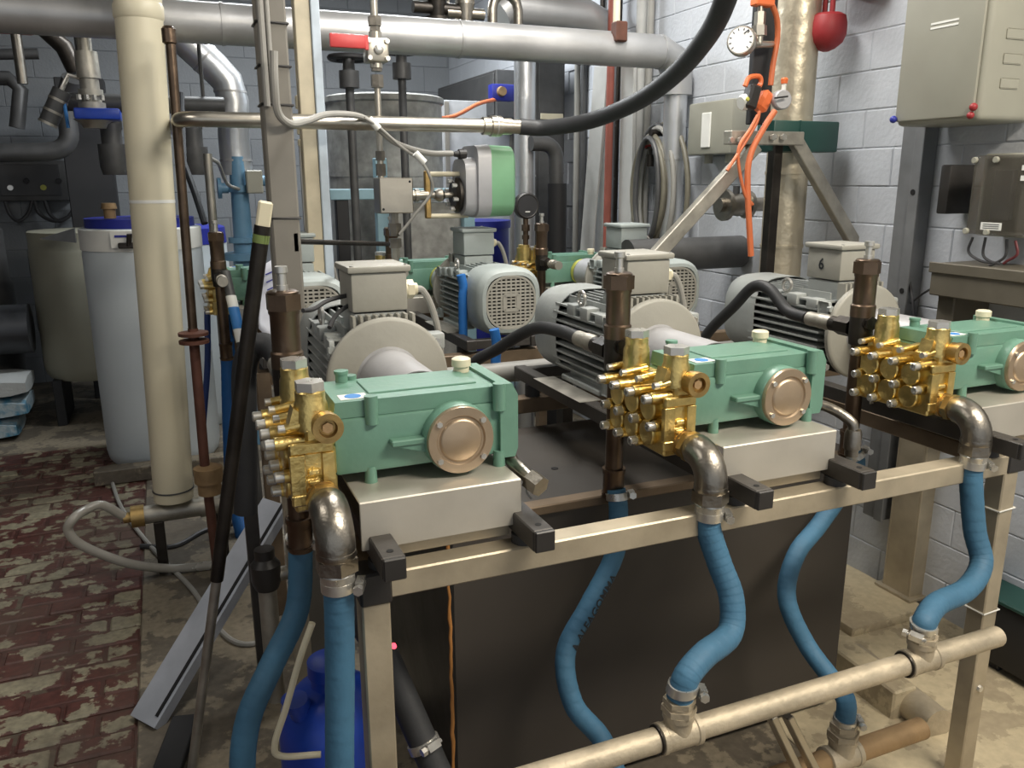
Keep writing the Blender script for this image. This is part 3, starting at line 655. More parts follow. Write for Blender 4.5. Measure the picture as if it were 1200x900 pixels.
hose('supply_hose', [(RX[2], 1.655-.03, .87), (RX[2], 1.61, .81), A(962, 612, 1.58), A(933, 650, 1.54), A(922, 700, 1.50), A(945, 755, 1.44), A(982, 805, 1.34), (LX[1], LY, LZ+.15), (LX[1], LY, LZ+.09)], HR*.92, 'blue hose bowing left beside the right edge of the dark tank', clamps=((3, (1, -.4, 0)), (78, (1, -.4, 0))))
# high-pressure black hoses leaving the risers towards the aisle
def bhose(pts, label): tag(MB().tube(cat_rom(pts, 8), .0175, 16).build('pressure_hose', RUBBER), label, 'hose', 'black pressure hoses')
for i, lb in enumerate(('black pressure hose behind the leftmost front riser', 'black pressure hose running back from the middle front riser', 'black pressure hose arching beside the motor marked 6')):
    x = RX[i]
    if i == 0: continue
    if i < 2: bhose([(x, 1.83, 1.205), (x-.005, 1.93, 1.208), (x-.02, 2.04, 1.20), (x-.04, 2.14, 1.16), (x-.07, 2.22, 1.11), (x-.11, 2.30, 1.06), (x-.13, 2.33, 1.0), (x-.13, 2.33, .93)], lb)
    else: bhose([(x, 1.845, 1.205), (x-.005, 1.92, 1.215), (x-.01, 2.0, 1.27), (x-.015, 2.07, 1.27), (x-.03, 2.14, 1.20), (x-.05, 2.24, 1.10), (x-.06, 2.3, 1.0)], lb)
# ================================================================== pipes overhead
def pipe(name, pts, r, m, label, cat='pipe', group=None, n=24, bands=(), bm=None):
    o = MB().tube(pts, r, n).build(name, m); tag(o, label, cat, group)
    pts = [V(p) for p in pts]
    for b in bands:          # b = distance along
        s = b
        for a, c in zip(pts, pts[1:]):
            L = (c-a).length
            if s <= L:
                d = (c-a)/L; MB().lathe(a+d*(s-.006), d, [(0, r), (0, r*1.03+.001), (.012, r*1.03+.001), (.012, r)], n, False, False).build('band', bm or m, o); break
            s -= L
    return o
def elb(p, d0, d1, R, n=6): return arc_elbow(p, d0, d1, R, n)
# big clad duct along the hall, turning down near the right wall
DZ = 2.207
pipe('clad_duct', [(-1.6, 3.7, DZ), (2.36, 3.7, DZ), (2.42, 3.7, DZ-.03), (2.455, 3.7, DZ-.10), (2.455, 3.7, DZ-.20)], .079, CLADD, 'large metal clad duct running across the top and bending down at right', 'duct', bands=(.9, 1.9, 2.9, 3.95), bm=CLADD)
pipe('clad_riser', [(2.455, 3.7, 0), (2.455, 3.7, DZ-.20)], .058, CLADW, 'bright clad vertical pipe beneath the bend of the large duct', bands=(.6, 1.2, 1.7))
pipe('clad_duct', [(1.78, 4.4, 2.46), (1.82, 4.4, 2.49), (2.30, 4.4, 2.49), (2.40, 4.4, 2.45), (2.45, 4.4, 2.36)], .085, CLADD, 'shorter clad duct with mitred ends behind the large duct', 'duct')
pipe('clad_riser', [(2.45, 4.4, 0), (2.45, 4.4, 2.40)], .055, CLADW, 'bright clad vertical pipe just left of the hose coil', bands=(.8, 1.6, 1.9))
a = A(615, 170, 4.7)
pipe('clad_riser', [(a.x, a.y, 0), (a.x, a.y, 2.32)], .064, CLADW, 'bright clad vertical pipe behind the black round gauge', bands=(1.0, 1.45, 1.62, 1.9))
c = A(648, 172, 4.6)
pipe('elbow_pipe', [A(622, 168, 4.6)] + elb(A(636, 168, 4.6), (1,0,0), (0,0,-1), .09) + [A(652, 235, 4.6)], .045, DARKG, 'dull grey pipe elbow right of the clad vertical pipe', bands=(.3,))
b = A(653, 215, 4.6); pipe('black_pipe', [(b.x, b.y, 0.0), b], .058, DARKW, 'black sleeved pipe below the dull grey elbow')
# steel pipe along the row and the black hose that continues it
hp = pipe('steel_pipe', [(.095, 4.45, 1.84), (.095, 3.25, 1.808)] + elb((.095, 3.22, 1.806), (0,-1,0), (1,0,0), .07) + [(1.24, 3.15, 1.804)], .0265, STAIN, 'horizontal steel pipe crossing at upper left, ending in a black hose', bands=())
MB().lathe((1.20, 3.15, 1.804), (1,0,0), [(0, .027), (.0, .034), (.03, .034), (.032, .040), (.075, .040), (.078, .032), (.12, .032), (.12, .0275), (.20, .0275)], 24).build('coupling', STAIN, hp)
MB().tube([(1.255, 3.15+.036*math.cos(i*math.pi/8), 1.804+.036*math.sin(i*math.pi/8)) for i in range(16)], .006, 8, closed=True).build('coupling_clamp', STEEL, hp)
hs = MB().tube(cat_rom([(1.36, 3.15, 1.804), (1.46, 3.12, 1.80), A(690, 142, 2.95), A(745, 120, 2.7), A(790, 88, 2.45), A(825, 48, 2.2), A(848, 5, 2.0), A(868, -70, 1.85), A(880, -190, 1.75)], 10), .031, 22).build('black_hose', RUBBER)
tag(hs, 'thick black hose sweeping up to the top edge of the picture', 'hose')
# ------------------------------------------------------------------ vertical line with ball valve and stainless block
VX, VY = .818, 3.28
vl = thing('instrument_line', (VX, VY, 1.30), 'thin vertical pipe with a red handled ball valve over a stainless block', 'pipe')
def vz(py): return A(445, py, VY).z
MB().cyl((VX, VY, vz(20)), (VX, VY, 2.5), .0145, n=16).build('pipe', CREAMP if False else STAIN, vl)
MB().cyl((VX, VY, vz(208)), (VX, VY, vz(88)), .0125, n=16).build('pipe', STAIN, vl)
for py0, py1, r in ((20, 31, .026), (32, 40, .021), (74, 84, .021), (88, 103, .025), (177, 188, .019), (192, 206, .020)):
    MB().hexn((VX, VY, vz(py1)), (VX, VY, vz(py0)), r).build('hex_fitting', CASTS, vl)
bv = MB().box(VX-.042, VX+.042, VY-.04, VY+.04, vz(74), vz(46), .008, 2).cyl((VX, VY, vz(80)), (VX, VY, vz(38)), .024, n=18).build('ball_valve', STAIN, vl)
for sx in (-.034, .034):
    for zz in (vz(50), vz(70)): MB().hexn((VX+sx, VY-.05, zz), (VX+sx, VY-.038, zz), .009).build('valve_bolt', STEEL, bv)
MB().lathe((VX, VY-.04, vz(60)), (0,-1,0), [(0, .018), (.012, .018), (.016, .012)], 14).build('valve_stem', STEEL, bv)
MB().box(VX-.055, VX-.04, VY-.056, VY-.05, vz(62), vz(45), .002).box(VX-.185, VX-.05, VY-.062, VY-.046, vz(61), vz(45), .005, 2).build('lever_handle', RED, bv, label='red plastic lever handle')
bk = A(461, 229, VY); MB().box(bk.x-.068, bk.x+.068, VY-.05, VY+.05, vz(250), vz(208), .004).build('block', STAIN, vl)
for dx in (-.055, .055): MB().lathe((bk.x+dx, VY-.05, vz(213 if dx > 0 else 245)), (0,-1,0), [(0, .005), (.001, .005)], 10).build('block_hole_shade', HOLESHADE, vl)  # dark discs painted as shade in drilled openings
bx = bk.x
for py0, py1, r in ((250, 262, .017), (262, 270, .027), (270, 277, .024), (280, 291, .026), (291, 303, .018)):
    MB().hexn((bx, VY, vz(py1)), (bx, VY, vz(py0)), r).build('lower_fitting', CASTS if r > .02 else STAIN, vl)
MB().cyl((bx, VY, 1.25), (bx, VY, vz(300)), .014, n=12).build('lower_pipe', STAIN, vl)
# pressure regulator to the right of the block
ra = A(482, 229, VY); rg = thing('control_actuator', (ra.x+.2, VY, ra.z-.12), 'grey and pale green actuator on standoffs right of the stainless block', 'actuator')
zz = ra.z
MB().lathe((bk.x+.068, VY, zz), (1,0,0), [(0, .020), (.02, .020), (.02, .026), (.035, .026), (.035, .019), (.075, .019)], 18).build('inlet', STAIN, rg)
x0 = A(501, 230, VY).x; x1 = A(540, 230, VY).x
MB().box(x0-.012, x0+.012, VY-.012, VY+.012, A(500, 256, VY).z, A(500, 200, VY).z, .004).build('yoke', BRASSD, rg)
for py in (204, 253): z = A(520, py, VY).z; MB().cyl((x0, VY, z), (x1+.03, VY, z), .010, n=12).build('standoff', CREAMP, rg)
MB().cyl((x0+.012, VY, zz), (x1, VY, zz), .012, n=12).lathe((x0+.03, VY, zz), (1,0,0), [(0, .017), (.014, .026), (.03, .026), (.04, .017)], 12).build('spindle', CASTS, rg)
ds = MB().lathe((x1-.035, VY, zz), (1,0,0), [(0, .055), (.012, .07), (.025, .07)], 20).build('bonnet', DARKST, rg)
for i in range(6):
    q = i*math.pi/3+.3; MB().hexn((x1-.05, VY+.055*math.cos(q), zz+.055*math.sin(q)), (x1-.03, VY+.055*math.cos(q), zz+.055*math.sin(q)), .009).build('bonnet_bolt', STEEL, ds)
xa, xb, xc = A(538, 215, VY).x, A(562, 215, VY).x, A(593, 215, VY).x
def rrect(x, hy, z0, z1, k=0.0):
    out = []; rr = .05
    for (cyy, czz, a0) in ((VY+hy-rr, z1-rr, 0), (VY-hy+rr, z1-rr, 90), (VY-hy+rr, z0+rr, 180), (VY+hy-rr, z0+rr, 270)):
        for j in range(4):
            q = math.radians(a0+30*j); out.append((x, cyy+rr*math.cos(q), czz+rr*math.sin(q)))
    return out
zt, zb = A(565, 170, VY).z, A(565, 254, VY).z
MB().loft([rrect(xa, .085, zb+.01, zt-.055), rrect(xa+.03, .09, zb+.005, zt-.05), rrect(xa+.05, .09, zb+.005, zt-.05)]).build('lower_housing', BELL, rg)
MB().loft([rrect(xa+.045, .11, zb, zt-.004), rrect(xb+.01, .115, zb, zt)]).build('housing', BELL, rg)
MB().loft([rrect(xb+.01, .113, zb+.002, zt-.002), rrect(xc-.01, .108, zb+.004, zt-.006), rrect(xc, .098, zb+.012, zt-.014)]).build('cover', PALEG, rg, label='pale green plastic cover')
MB().lathe((xa+.02, VY-.03, A(545, 181, VY).z), (-1,0,0), [(0, .02), (.03, .02), (.03, .014), (.05, .010)], 12).build('cable_gland', BLACKP, rg)
# signal cables from the grey post to the actuator
def cable(pts, r, m, label, group='cables'): o = MB().tube(cat_rom(pts, 7), r, 10).build('cable', m); return tag(o, label, 'cable', group)
cable([A(321, 60, 2.50), A(322, 100, 2.50), A(326, 132, 2.52), A(340, 145, 2.56), A(358, 142, 2.75), A(385, 134, 2.95), A(420, 136, 3.1), A(440, 148, 3.15), A(465, 168, 3.2), A(500, 179, 3.22), A(530, 180, 3.25)], .0115, CABLEG, 'grey cable looping off the square post to the pale green actuator')
cable([A(427, 138, 3.1), A(445, 150, 3.12), A(470, 172, 3.15), A(492, 188, 3.2), A(503, 205, 3.2), A(506, 225, 3.22), A(486, 252, 3.24), A(468, 275, 3.26)], .006, CABLEG, 'thin grey cable dropping behind the actuator standoffs')
for (px, py, L) in ((438, 145, .05), (492, 185, .05)):
    d = V((.7, 0, -.7)); p = A(px, py, 3.12); tag(MB().cyl(p-d*L*.5, p+d*L*.5, .014, n=12).build('cable_marker', WHITEP), 'white sleeve on the grey cable '+('near the steel pipe' if px < 450 else 'above the actuator standoffs'), 'marker')
rod = MB().cyl(A(346, 283, 2.62), A(455, 286, 3.22), .009, n=10).build('stay_rod', DARKST); tag(rod, 'thin dark rod from the grey post to the stainless block fittings', 'rod')
MB().box(A(346, 283, 2.62).x-.012, A(346, 283, 2.62).x+.006, 2.58, 2.66, A(346, 283, 2.62).z-.03, A(346, 283, 2.62).z+.03, .003).build('bracket', CREAMP, rod)
# ------------------------------------------------------------------ posts
PX0 = .345
po = thing('square_post', (PX0, 2.62, 0), 'grey square post with cable ties left of the leftmost motor', 'post')
MB().box(PX0-.042, PX0+.042, 2.58, 2.665, 0, 3.5, .006).build('box_section', GREYP, po)
for py in (28, 78, 123, 255):
    z = A(330, py, 2.6).z; MB().tube([(PX0-.045, 2.577, z), (PX0+.045, 2.577, z-.002), (PX0+.045, 2.668, z), (PX0-.045, 2.668, z)], .0035, 6, closed=True).build('cable_tie', BLACKP, po)
MB().tube([(PX0-.03, 2.57, A(322, 125, 2.57).z), (PX0-.03, 2.568, 2.3), (PX0-.03, 2.57, 3.4)], .010, 10).build('conduit', CABLEG, po)
MB().tube([(PX0-.012, 2.57, A(322, 118, 2.57).z), (PX0-.012, 2.568, 2.3), (PX0-.012, 2.57, 3.4)], .007, 10).build('conduit', CABLEG, po)
c0 = A(366, 150, 3.3); p2_ = thing('channel_post', (c0.x, 3.3, 0), 'pale two-tone channel post right of the grey square post', 'post')
MB().box(c0.x-.045, c0.x+.012, 3.27, 3.33, 0, 3.5, .003).build('beige_flange', CREAMP if False else M_('beige_paint', (184, 174, 150), .5), p2_)
MB().box(c0.x+.012, c0.x+.045, 3.26, 3.33, 0, 3.5, .003).build('pale_blue_edge', M_('pale_blue_paint', (178, 190, 200), .45), p2_)
c1 = A(355, 160, 3.5); g2 = thing('sight_tube', (c1.x, 3.5, 1.2), 'narrow twin rod sight tube with yellowed end blocks behind the channel post', 'gauge')
for py0, py1 in ((112, 128), (136, 158), (163, 172)): MB().box(c1.x-.02, c1.x+.02, 3.48, 3.52, A(355, py1, 3.5).z, A(355, py0, 3.5).z, .004).build('end_block', CREAMP, g2)
for dx in (-.014, .014): MB().cyl((c1.x+dx, 3.5, A(355, 290, 3.5).z), (c1.x+dx, 3.5, A(355, 170, 3.5).z), .006, n=8).build('rod', STAIN, g2)
# ------------------------------------------------------------------ zinc tank with teal frame
gt = thing('zinc_tank', (1.36, 5.3, 0), 'mottled zinc cylinder tank standing behind the pumps at centre', 'tank')
MB().lathe((1.36, 5.3, 0), (0,0,1), [(0, .36), (2.05, .36), (2.06, .375), (2.09, .375), (2.10, .35)], 48).build('shell', TANKGV, gt)
MB().lathe((1.36, 5.3, 1.62), (0,0,1), [(0, .362), (0, .366), (.03, .366), (.03, .362)], 48, False, False).build('hoop', TANKGV, gt)
tf = thing('teal_frame', (1.2, 4.75, 0), 'pale teal steel frame in front of the zinc tank', 'frame')
for px in (400, 447, 548):
    q = A(px, 240, 4.75); MB().box(q.x-.035, q.x+.035, 4.72, 4.78, 0, 1.72 if px > 420 else 1.55, .004).build('upright', TEAL if px > 420 else DARKW, tf)
q0, q1 = A(385, 228, 4.75), A(600, 226, 4.75)
MB().box(q0.x, q1.x, 4.71, 4.77, q0.z-.03, q0.z+.03, .004).build('cross_rail', TEAL, tf)
MB().box(q0.x, q1.x, 4.72, 4.78, .3, .36, .004).build('cross_rail', TEAL, tf)
MB().box(A(455, 228, 4.8).x, A(540, 228, 4.8).x, 4.79, 4.80, .4, q0.z-.05, .003).build('side_sheet', TANKGV, tf)
# blue drum lid and grey cabinet behind
q = A(556, 258, 5.5); bd = tag(MB().lathe((q.x, 5.5, 0), (0,0,1), [(0, .24), (q.z-.05, .24), (q.z-.05, .255), (q.z, .255)], 32).build('blue_barrel', BLUEL), 'blue barrel behind the pale green actuator', 'barrel')
cb = thing('wall_cabinet', (XW-.1, 6.5, 1.9), 'dark grey cabinet high on the right wall near the corner', 'cabinet')
MB().box(XW-.25, XW-.01, 5.75, 7.1, 2.03, 2.36, .006).build('body', DARKG, cb); MB().box(XW-.262, XW-.25, 5.78, 7.07, 2.05, 2.34, .004).build('door', DARKG, cb)
bj = A(588, 108, 5.6); bjt = thing('junction_box', bj, 'small blue junction box with an orange cable near the grey cabinet', 'box')
MB().box(bj.x-.09, bj.x+.09, 5.56, 5.64, bj.z-.06, bj.z+.05, .01, 2).build('body', BLUEL, bjt); MB().lathe((bj.x-.02, 5.56, bj.z), (0,-1,0), [(0, .035), (.03, .03)], 14).build('dial', RUSTP, bjt)
cable([bj+V((-.05, -.02, -.05)), A(560, 122, 5.5), A(532, 136, 5.4), A(500, 140, 5.3)], .013, ORCAB, 'orange cable hanging from the small blue junction box')
# black valve handwheels behind the ball valve
for i, (px, py, Y) in enumerate(((408, 68, 4.3), (470, 60, 4.5))):
    q = A(px, py, Y); hv = thing('handwheel_valve', q-V((0, 0, .3)), ('black handwheel valve under the duct left of the ball valve', 'black handwheel valve under the duct right of the ball valve')[i], 'valve')
    MB().tube([(q.x+.09*math.cos(k*math.pi/10), Y+.09*math.sin(k*math.pi/10), q.z) for k in range(20)], .014, 8, closed=True).build('wheel', DARKW, hv)
    for k in range(3): w_ = k*math.pi/3; MB().cyl(q+V((-.09*math.cos(w_), -.09*math.sin(w_), 0)), q+V((.09*math.cos(w_), .09*math.sin(w_), 0)), .010, n=8).build('spoke', DARKW, hv)
    MB().lathe((q.x, Y, q.z), (0,0,-1), [(0, .03), (.06, .03), (.06, .05), (.14, .05), (.14, .022), (q.z, .022)], 16).build('stem', DARKG, hv)
# ------------------------------------------------------------------ things leaning on the right wall
def strip(name, px0, py0, px1, py1, X, wd, m, label, cat, th=.02, group=None):
    a, b = AX(px0, py0, X), AX(px1, py1, X); return tag(MB().obox(b, a, wd, th, up=(1,0,0), bev=.002).build(name, m), label, cat, group)
strip('plank', 706, 78, 688, 300, 2.40, .16, WOODW, 'white plank leaning on the right wall left of the red pipe', 'plank')
strip('plank', 737, 70, 733, 300, 2.44, .14, WOODW, 'short white plank standing right of the red pipe', 'plank')
for i, (px, X, r, m, lb) in enumerate(((676, 2.50, .02, CABLEG, 'thin grey conduit on the wall left of the leaning plank'), (714, 2.38, .022, M_('faded_red_paint', (150, 84, 72), .6), 'dark red vertical pipe on the right wall'), (722, 2.5, .02, DARKST, 'thin dark conduit right of the dark red pipe'), (748, 2.50, .03, WOODW, 'grey vertical pipe left of the hose coil'), (758, 2.50, .02, CABLEG, 'thin grey conduit next to the hose coil'))):
    q = AX(px, 150, X); pipe('conduit', [(q.x, q.y, .2), (q.x, q.y, 3.4)], r, m, lb, group='wall pipes', n=12)
# hose coil
hc = AX(775, 225, 2.46); cl = thing('hose_coil', (hc.x, hc.y, hc.z-.35), 'coiled olive hose hanging on the right wall', 'hose')
for k in range(6):
    rx, rz = .20-.018*k+.03*random.random(), .33-.02*k+.05*random.random(); cx = hc.y+random.uniform(-.04, .04)
    MB().tube([(hc.x-.02*k, cx+rx*math.cos(t*math.pi/14), hc.z+.06-rz*.2+rz*math.sin(t*math.pi/14)) for t in range(28)], .014, 10, closed=True).build('loop', (COIL, DARKG, CABLEG, COIL, COIL, DARKG)[k], cl)
MB().cyl((2.55, hc.y, hc.z+.30), (2.38, hc.y, hc.z+.30), .018, n=10).build('hook', DARKST, cl)
tapq = AX(763, 172, 2.42); tp = thing('red_tap', tapq, 'small tap with red top above the hose coil', 'tap')
MB().lathe(tapq, (0,0,-1), [(0, .03), (.012, .03), (.012, .008), (.04, .008), (.04, .02), (.1, .02)], 12).build('body', DARKST, tp); MB().cyl(tapq+V((-.04, 0, .0)), tapq+V((.04, 0, .006)), .008, n=8).build('handle', RED, tp)
# grey switch boxes
q = AX(838, 150, 2.45); gb = thing('switch_box', (q.x, q.y, q.z-.15), 'grey wall switch box with a pale panel behind the diagonal strut', 'box')
y_a, y_b = AX(857, 150, 2.42).y, AX(806, 150, 2.42).y; MB().box(2.42, 2.54, y_a, y_b, q.z-.12, q.z+.12, .01, 2).build('body', GREYB, gb); MB().box(2.412, 2.422, (y_a+y_b)/2-.02, y_b-.12, q.z-.09, q.z+.07, .004).build('panel', WHITEP, gb)
for yy in (y_a+.08, y_b-.1): MB().cyl((2.48, yy, q.z-.16), (2.48, yy, q.z-.12), .02, n=12).build('gland', GREYB, gb)
# big dark pipes low behind the rightmost motor
pipe('dark_pipe', [(1.9, 3.2, A(860, 295, 3.2).z), (2.52, 3.2, A(860, 295, 3.2).z)], .075, DARKG, 'thick dark pipe behind the motor marked 6')
q = A(862, 240, 3.0); fv = thing('wall_valve', q, 'dull steel flanged valve behind the diagonal strut', 'valve')
MB().lathe((q.x-.09, 3.0, q.z), (1,0,0), [(0, .03), (.02, .03), (.02, .068), (.04, .068), (.04, .04), (.10, .05), (.14, .04), (.14, .06), (.16, .06), (.16, .03), (.3, .03)], 20).build('body', CASTS, fv); MB().cyl((q.x, 3.0, q.z), (q.x, 3.0, q.z+.08), .015, n=10).build('stem', DARKG, fv)
# ------------------------------------------------------------------ foil pipe and A-frame
FPX_ = A(926, 150, 2.72)
fp = pipe('foil_pipe', [(FPX_.x, 2.72, 1.0), (FPX_.x, 2.72, 3.45)], .083, FOIL, 'tall foil wrapped pipe standing behind the motor marked 6', bands=(.33, .62))
BY = 2.52
af = thing('strut_bracket', (2.0, BY, .93), 'galvanised strut frame with two diagonal legs in front of the foil pipe', 'bracket')
ap = A(897, 162, BY)
bl, br = A(852, 166, BY), A(938, 159, BY)
MB().obox(V((bl.x, BY, ap.z)), V((br.x, BY, ap.z)), .045, .048, up=(0,0,1), bev=.003).build('top_channel', GALV, af)
la, lb_ = A(886, 170, BY), A(745, 325, BY); MB().obox(la, lb_, .05, .034, up=(0,-1,0), bev=.003).build('diagonal_strut', GALV, af)
ra_, rb_ = A(932, 165, BY), A(1012, 305, BY); MB().obox(ra_, rb_, .05, .034, up=(0,-1,0), bev=.003).build('diagonal_strut', GALV, af)
for px in (905, 917): q = A(px, 161, BY-.03); MB().hexn(q, q+V((0, -.012, 0)), .012).build('bolt', STEEL, af)
for px in (856, 866): q = A(px, 164, BY-.03); MB().hexn(q, q+V((0, -.012, 0)), .010).build('bolt', STEEL, af)
pst = A(905, 230, BY+.05); MB().box(pst.x-.02, pst.x+.02, BY+.03, BY+.07, .93, ap.z, .003).build('upright', DARKST, af)
gq0, gq1 = A(916, 178, 2.58), A(980, 143, 2.58)
gbx = thing('green_box', ((gq0.x+gq1.x)/2, 2.6, gq0.z), 'dark green plastic box on the galvanised strut frame', 'box')
MB().box(gq0.x-.06, gq1.x, 2.56, 2.66, gq0.z, gq1.z, .006, 2).build('body', DKGREEN, gbx); MB().box(gq0.x+.06, gq0.x+.064, 2.555, 2.662, gq0.z-.001, gq1.z+.001, .001).build('seam', DKGREEN, gbx)
MB().lathe((gq1.x, 2.6, gq0.z+.045), (1,0,0), [(0, .006), (.012, .004)], 8).build('screw', STEEL, gbx)
# black backing plate with gauges
bq0, bq1 = A(874, 146, 2.62), A(907, 0, 2.62)
bp_ = tag(MB().box(bq0.x, bq1.x+.005, 2.60, 2.625, bq0.z, 3.4, .003).build('backing_plate', DARKW), 'tall black backing plate left of the foil pipe', 'plate')
gq = A(868, 47, 2.50); gg = thing('pressure_gauge', gq-V((0, 0, .05)), 'white faced pressure gauge with fittings at the black plate', 'gauge')
gd = V((-.75, -.62, .1)).normalized()
gdial = MB().lathe(gq, -gd, [(0, .030), (-.001, .046), (.006, .050), (.03, .050), (.035, .042), (.05, .03)], 28).build('case', STAIN, gg)
MB().lathe(gq+gd*.0005, gd, [(0, .043), (.0012, .043)], 28).build('dial', GLASSF, gdial)
sd = gd.cross(V((0, 0, 1))).normalized(); u_ = sd.cross(gd); MB().obox(gq+gd*.003-(sd*.5-u_)*.02, gq+gd*.003+(sd*.5-u_)*-.012+u_*.02+sd*-.02, .004, .001, up=tuple(gd)).build('needle', PRINTD, gdial)
for k in range(10):
    q_ = math.radians(-45+30*k); dd = sd*math.cos(q_)+u_*math.sin(q_); MB().obox(gq+gd*.0025+dd*.032, gq+gd*.0025+dd*.040, .003, .0008, up=tuple(gd)).build('tick', PRINTD, gdial)
tq = A(888, 52, 2.53); MB().cyl(gq-gd*.04, tq, .014, n=12).cyl(tq, A(905, 52, 2.56), .012, n=12).build('tee', STAIN, gg)
MB().cyl(A(889, 52, 2.53), A(890, 38, 2.53), .014, n=12).hexn(A(890, 42, 2.53), A(890, 30, 2.53), .026).hexn(A(890, 30, 2.53), A(891, 14, 2.53), .020).cyl(A(891, 14, 2.53), A(891, 6, 2.53), .010, n=12).build('adapter', STAIN, gg)
q = A(891, 3, 2.53); MB().box(q.x-.03, q.x+.05, 2.51, 2.55, q.z-.012, q.z+.012, .004).build('orange_connector', ORPL, gg)
cable([A(902, 0, 2.53), A(910, 20, 2.54), A(911, 45, 2.55), A(906, 75, 2.55), A(903, 100, 2.55)], .010, ORCAB, 'orange cable looping down the black plate')
# orange sensor head
q = A(885, 112, 2.50); oh = thing('sensor', q-V((0, 0, .06)), 'orange and black sensor head clipped under the gauge', 'sensor')
MB().lathe(A(868, 121, 2.50), (V((1, 0, .25))), [(0, .022), (.01, .028), (.05, .028)], 18).build('barrel', WHITEP, oh)
MB().obox(A(876, 128, 2.49), A(884, 100, 2.49), .045, .05, up=(0,-1,0), bev=.008).build('body', BLACKP, oh)
MB().obox(A(888, 130, 2.50), A(900, 108, 2.50), .05, .05, up=(0,-1,0), bev=.012).build('orange_shell', ORPL, oh)
MB().tube(cat_rom([A(873, 101, 2.49), A(878, 91, 2.49), A(890, 90, 2.49), A(891, 99, 2.49), A(884, 104, 2.49)], 5), .009, 10).build('orange_ring', ORPL, oh)
MB().lathe(A(876, 116, 2.463), (0,-1,0), [(0, .008), (.004, .006)], 10).build('yellow_button', YELLOW, oh)
q = A(917, 117, 2.46); rt = thing('round_sensor', q-V((0, 0, .05)), 'small round grey and white disc sensor with an orange top', 'sensor')
MB().lathe(q+V((0, .015, 0)), (-.2, -1, 0), [(0, .034), (.022, .034), (.027, .030)], 24).build('disc', BELL, rt)
MB().obox(A(908, 115, 2.43), A(923, 113, 2.43), .006, .006, up=(0,0,1)).build('slot', DARKW, rt)
MB().cyl(A(918, 108, 2.46), A(919, 98, 2.46), .008, n=10).build('neck', WHITEP, rt); MB().lathe(A(919, 98, 2.46), (0,0,1), [(0, .011), (.015, .013), (.02, .008)], 10).build('orange_plug', ORPL, rt)
for i, (pp, lb) in enumerate(((((890, 130), (886, 145), (868, 175), (852, 200)), 'orange cable along the left diagonal strut'), (((908, 130), (895, 150), (880, 180), (876, 215), (880, 300)), 'orange cable hanging straight down behind the motor marked 6'), (((888, 135), (880, 150), (865, 178), (872, 225), (882, 240)), 'orange cable with a kink below the sensor head'))):
    cable([A(x, y, 2.44) for x, y in pp], .006 if i != 1 else .011, ORCAB, lb, 'orange cables')
# red ball
q = AX(969, 36, 2.42); rb = thing('red_float', q-V((0, 0, .07)), 'red ball shaped float hanging right of the foil pipe', 'float')
MB().lathe(q-V((0, 0, .075)), (0,0,1), [(0, .012), (.01, .035), (.03, .06), (.06, .072), (.10, .072), (.125, .066), (.135, .05)], 26).build('ball', REDD, rb)
for dx in (-.02, .02): MB().cyl(q+V((0, dx, .05)), q+V((0, dx, .4)), .010, n=8).build('strap', REDD, rb)
q = AX(1010, -2, 2.5); tag(MB().lathe(q, (0,0,1), [(0, .02), (.02, .1), (.06, .1), (.07, .05)], 16).build('red_bell', REDD), 'red alarm bell edge at the top of the white wall', 'bell')
# ------------------------------------------------------------------ right wall equipment
q = AX(1062, 240, 2.47); chp = thing('wall_channel', (2.5, q.y, .3), 'grey steel channel upright on the white wall under the big enclosure', 'post')
MB().box(2.47, 2.545, q.y-.04, q.y+.05, .3, 1.95, .003).build('channel', M_('neutral_grey_steel', (114, 116, 118), .5, .2), chp); MB().box(2.462, 2.47, q.y-.052, q.y-.012, .3, 1.95, .002).build('lip', M_('neutral_grey_steel', (114, 116, 118), .5, .2), chp)
for z in (1.2, 1.55): MB().lathe((2.462, q.y-.03, z), (-1,0,0), [(0, .010), (.002, .010)], 10).build('hole_shade', HOLESHADE, chp)  # black discs put on as the shade inside drillings
EX = 2.30
e0, e1 = AX(1048, 147, EX), AX(1146, 146, EX)
en = thing('enclosure', (2.42, (e0.y+e1.y)/2, e0.z), 'large grey wall enclosure at the top right', 'box')
MB().box(EX, 2.54, e1.y, e0.y, e0.z-.005, 2.65, .02, 3).build('body', GREYB, en); MB().box(EX-.012, EX, e1.y+.015, e0.y-.01, e0.z+.01, 2.63, .005, 2).build('door', GREYB, en)
def sph(c, r, m, n, p): MB().lathe(V(c)-V((0, 0, r)), (0,0,1), [(r-r*math.cos(t*math.pi/8), r*math.sin(t*math.pi/8)) for t in range(9)], 12).build(n, m, p)
sph((EX-.02, e0.y-.012, e0.z+.018), .012, BLUEL, 'blue_plug', en); sph((EX-.016, e1.y+.01, e0.z+.035), .012, REDD, 'red_plug', en); sph((EX-.012, e1.y+.02, e0.z+.012), .011, REDD, 'red_plug', en)
for z in (2.05, 2.063): MB().box(EX-.0135, EX-.012, e1.y+.10, e1.y+.20, z, z+.006).build('white_strip', WHITEP, en)  # two thin white strips across the door
for i in range(3): MB().box(EX+.07, EX+.15, e1.y-.003, e1.y, 1.86+.07*i, 1.89+.07*i, .003).build('side_vent', GREYB, en)
BX = 2.36
c0, c1 = AX(1128, 276, BX), AX(1206, 178, BX)
cbx = thing('smoked_box', (2.45, (c0.y+c1.y)/2, c0.z), 'grey box with a smoked clear cover below the large enclosure', 'box')
MB().box(BX+.05, 2.54, c1.y, c0.y, c0.z, c1.z, .008, 2).build('body', GREYB, cbx); MB().box(BX, BX+.05, c1.y+.006, c0.y-.006, c0.z+.006, c1.z-.006, .01, 2).build('clear_cover', SMOKE, cbx)
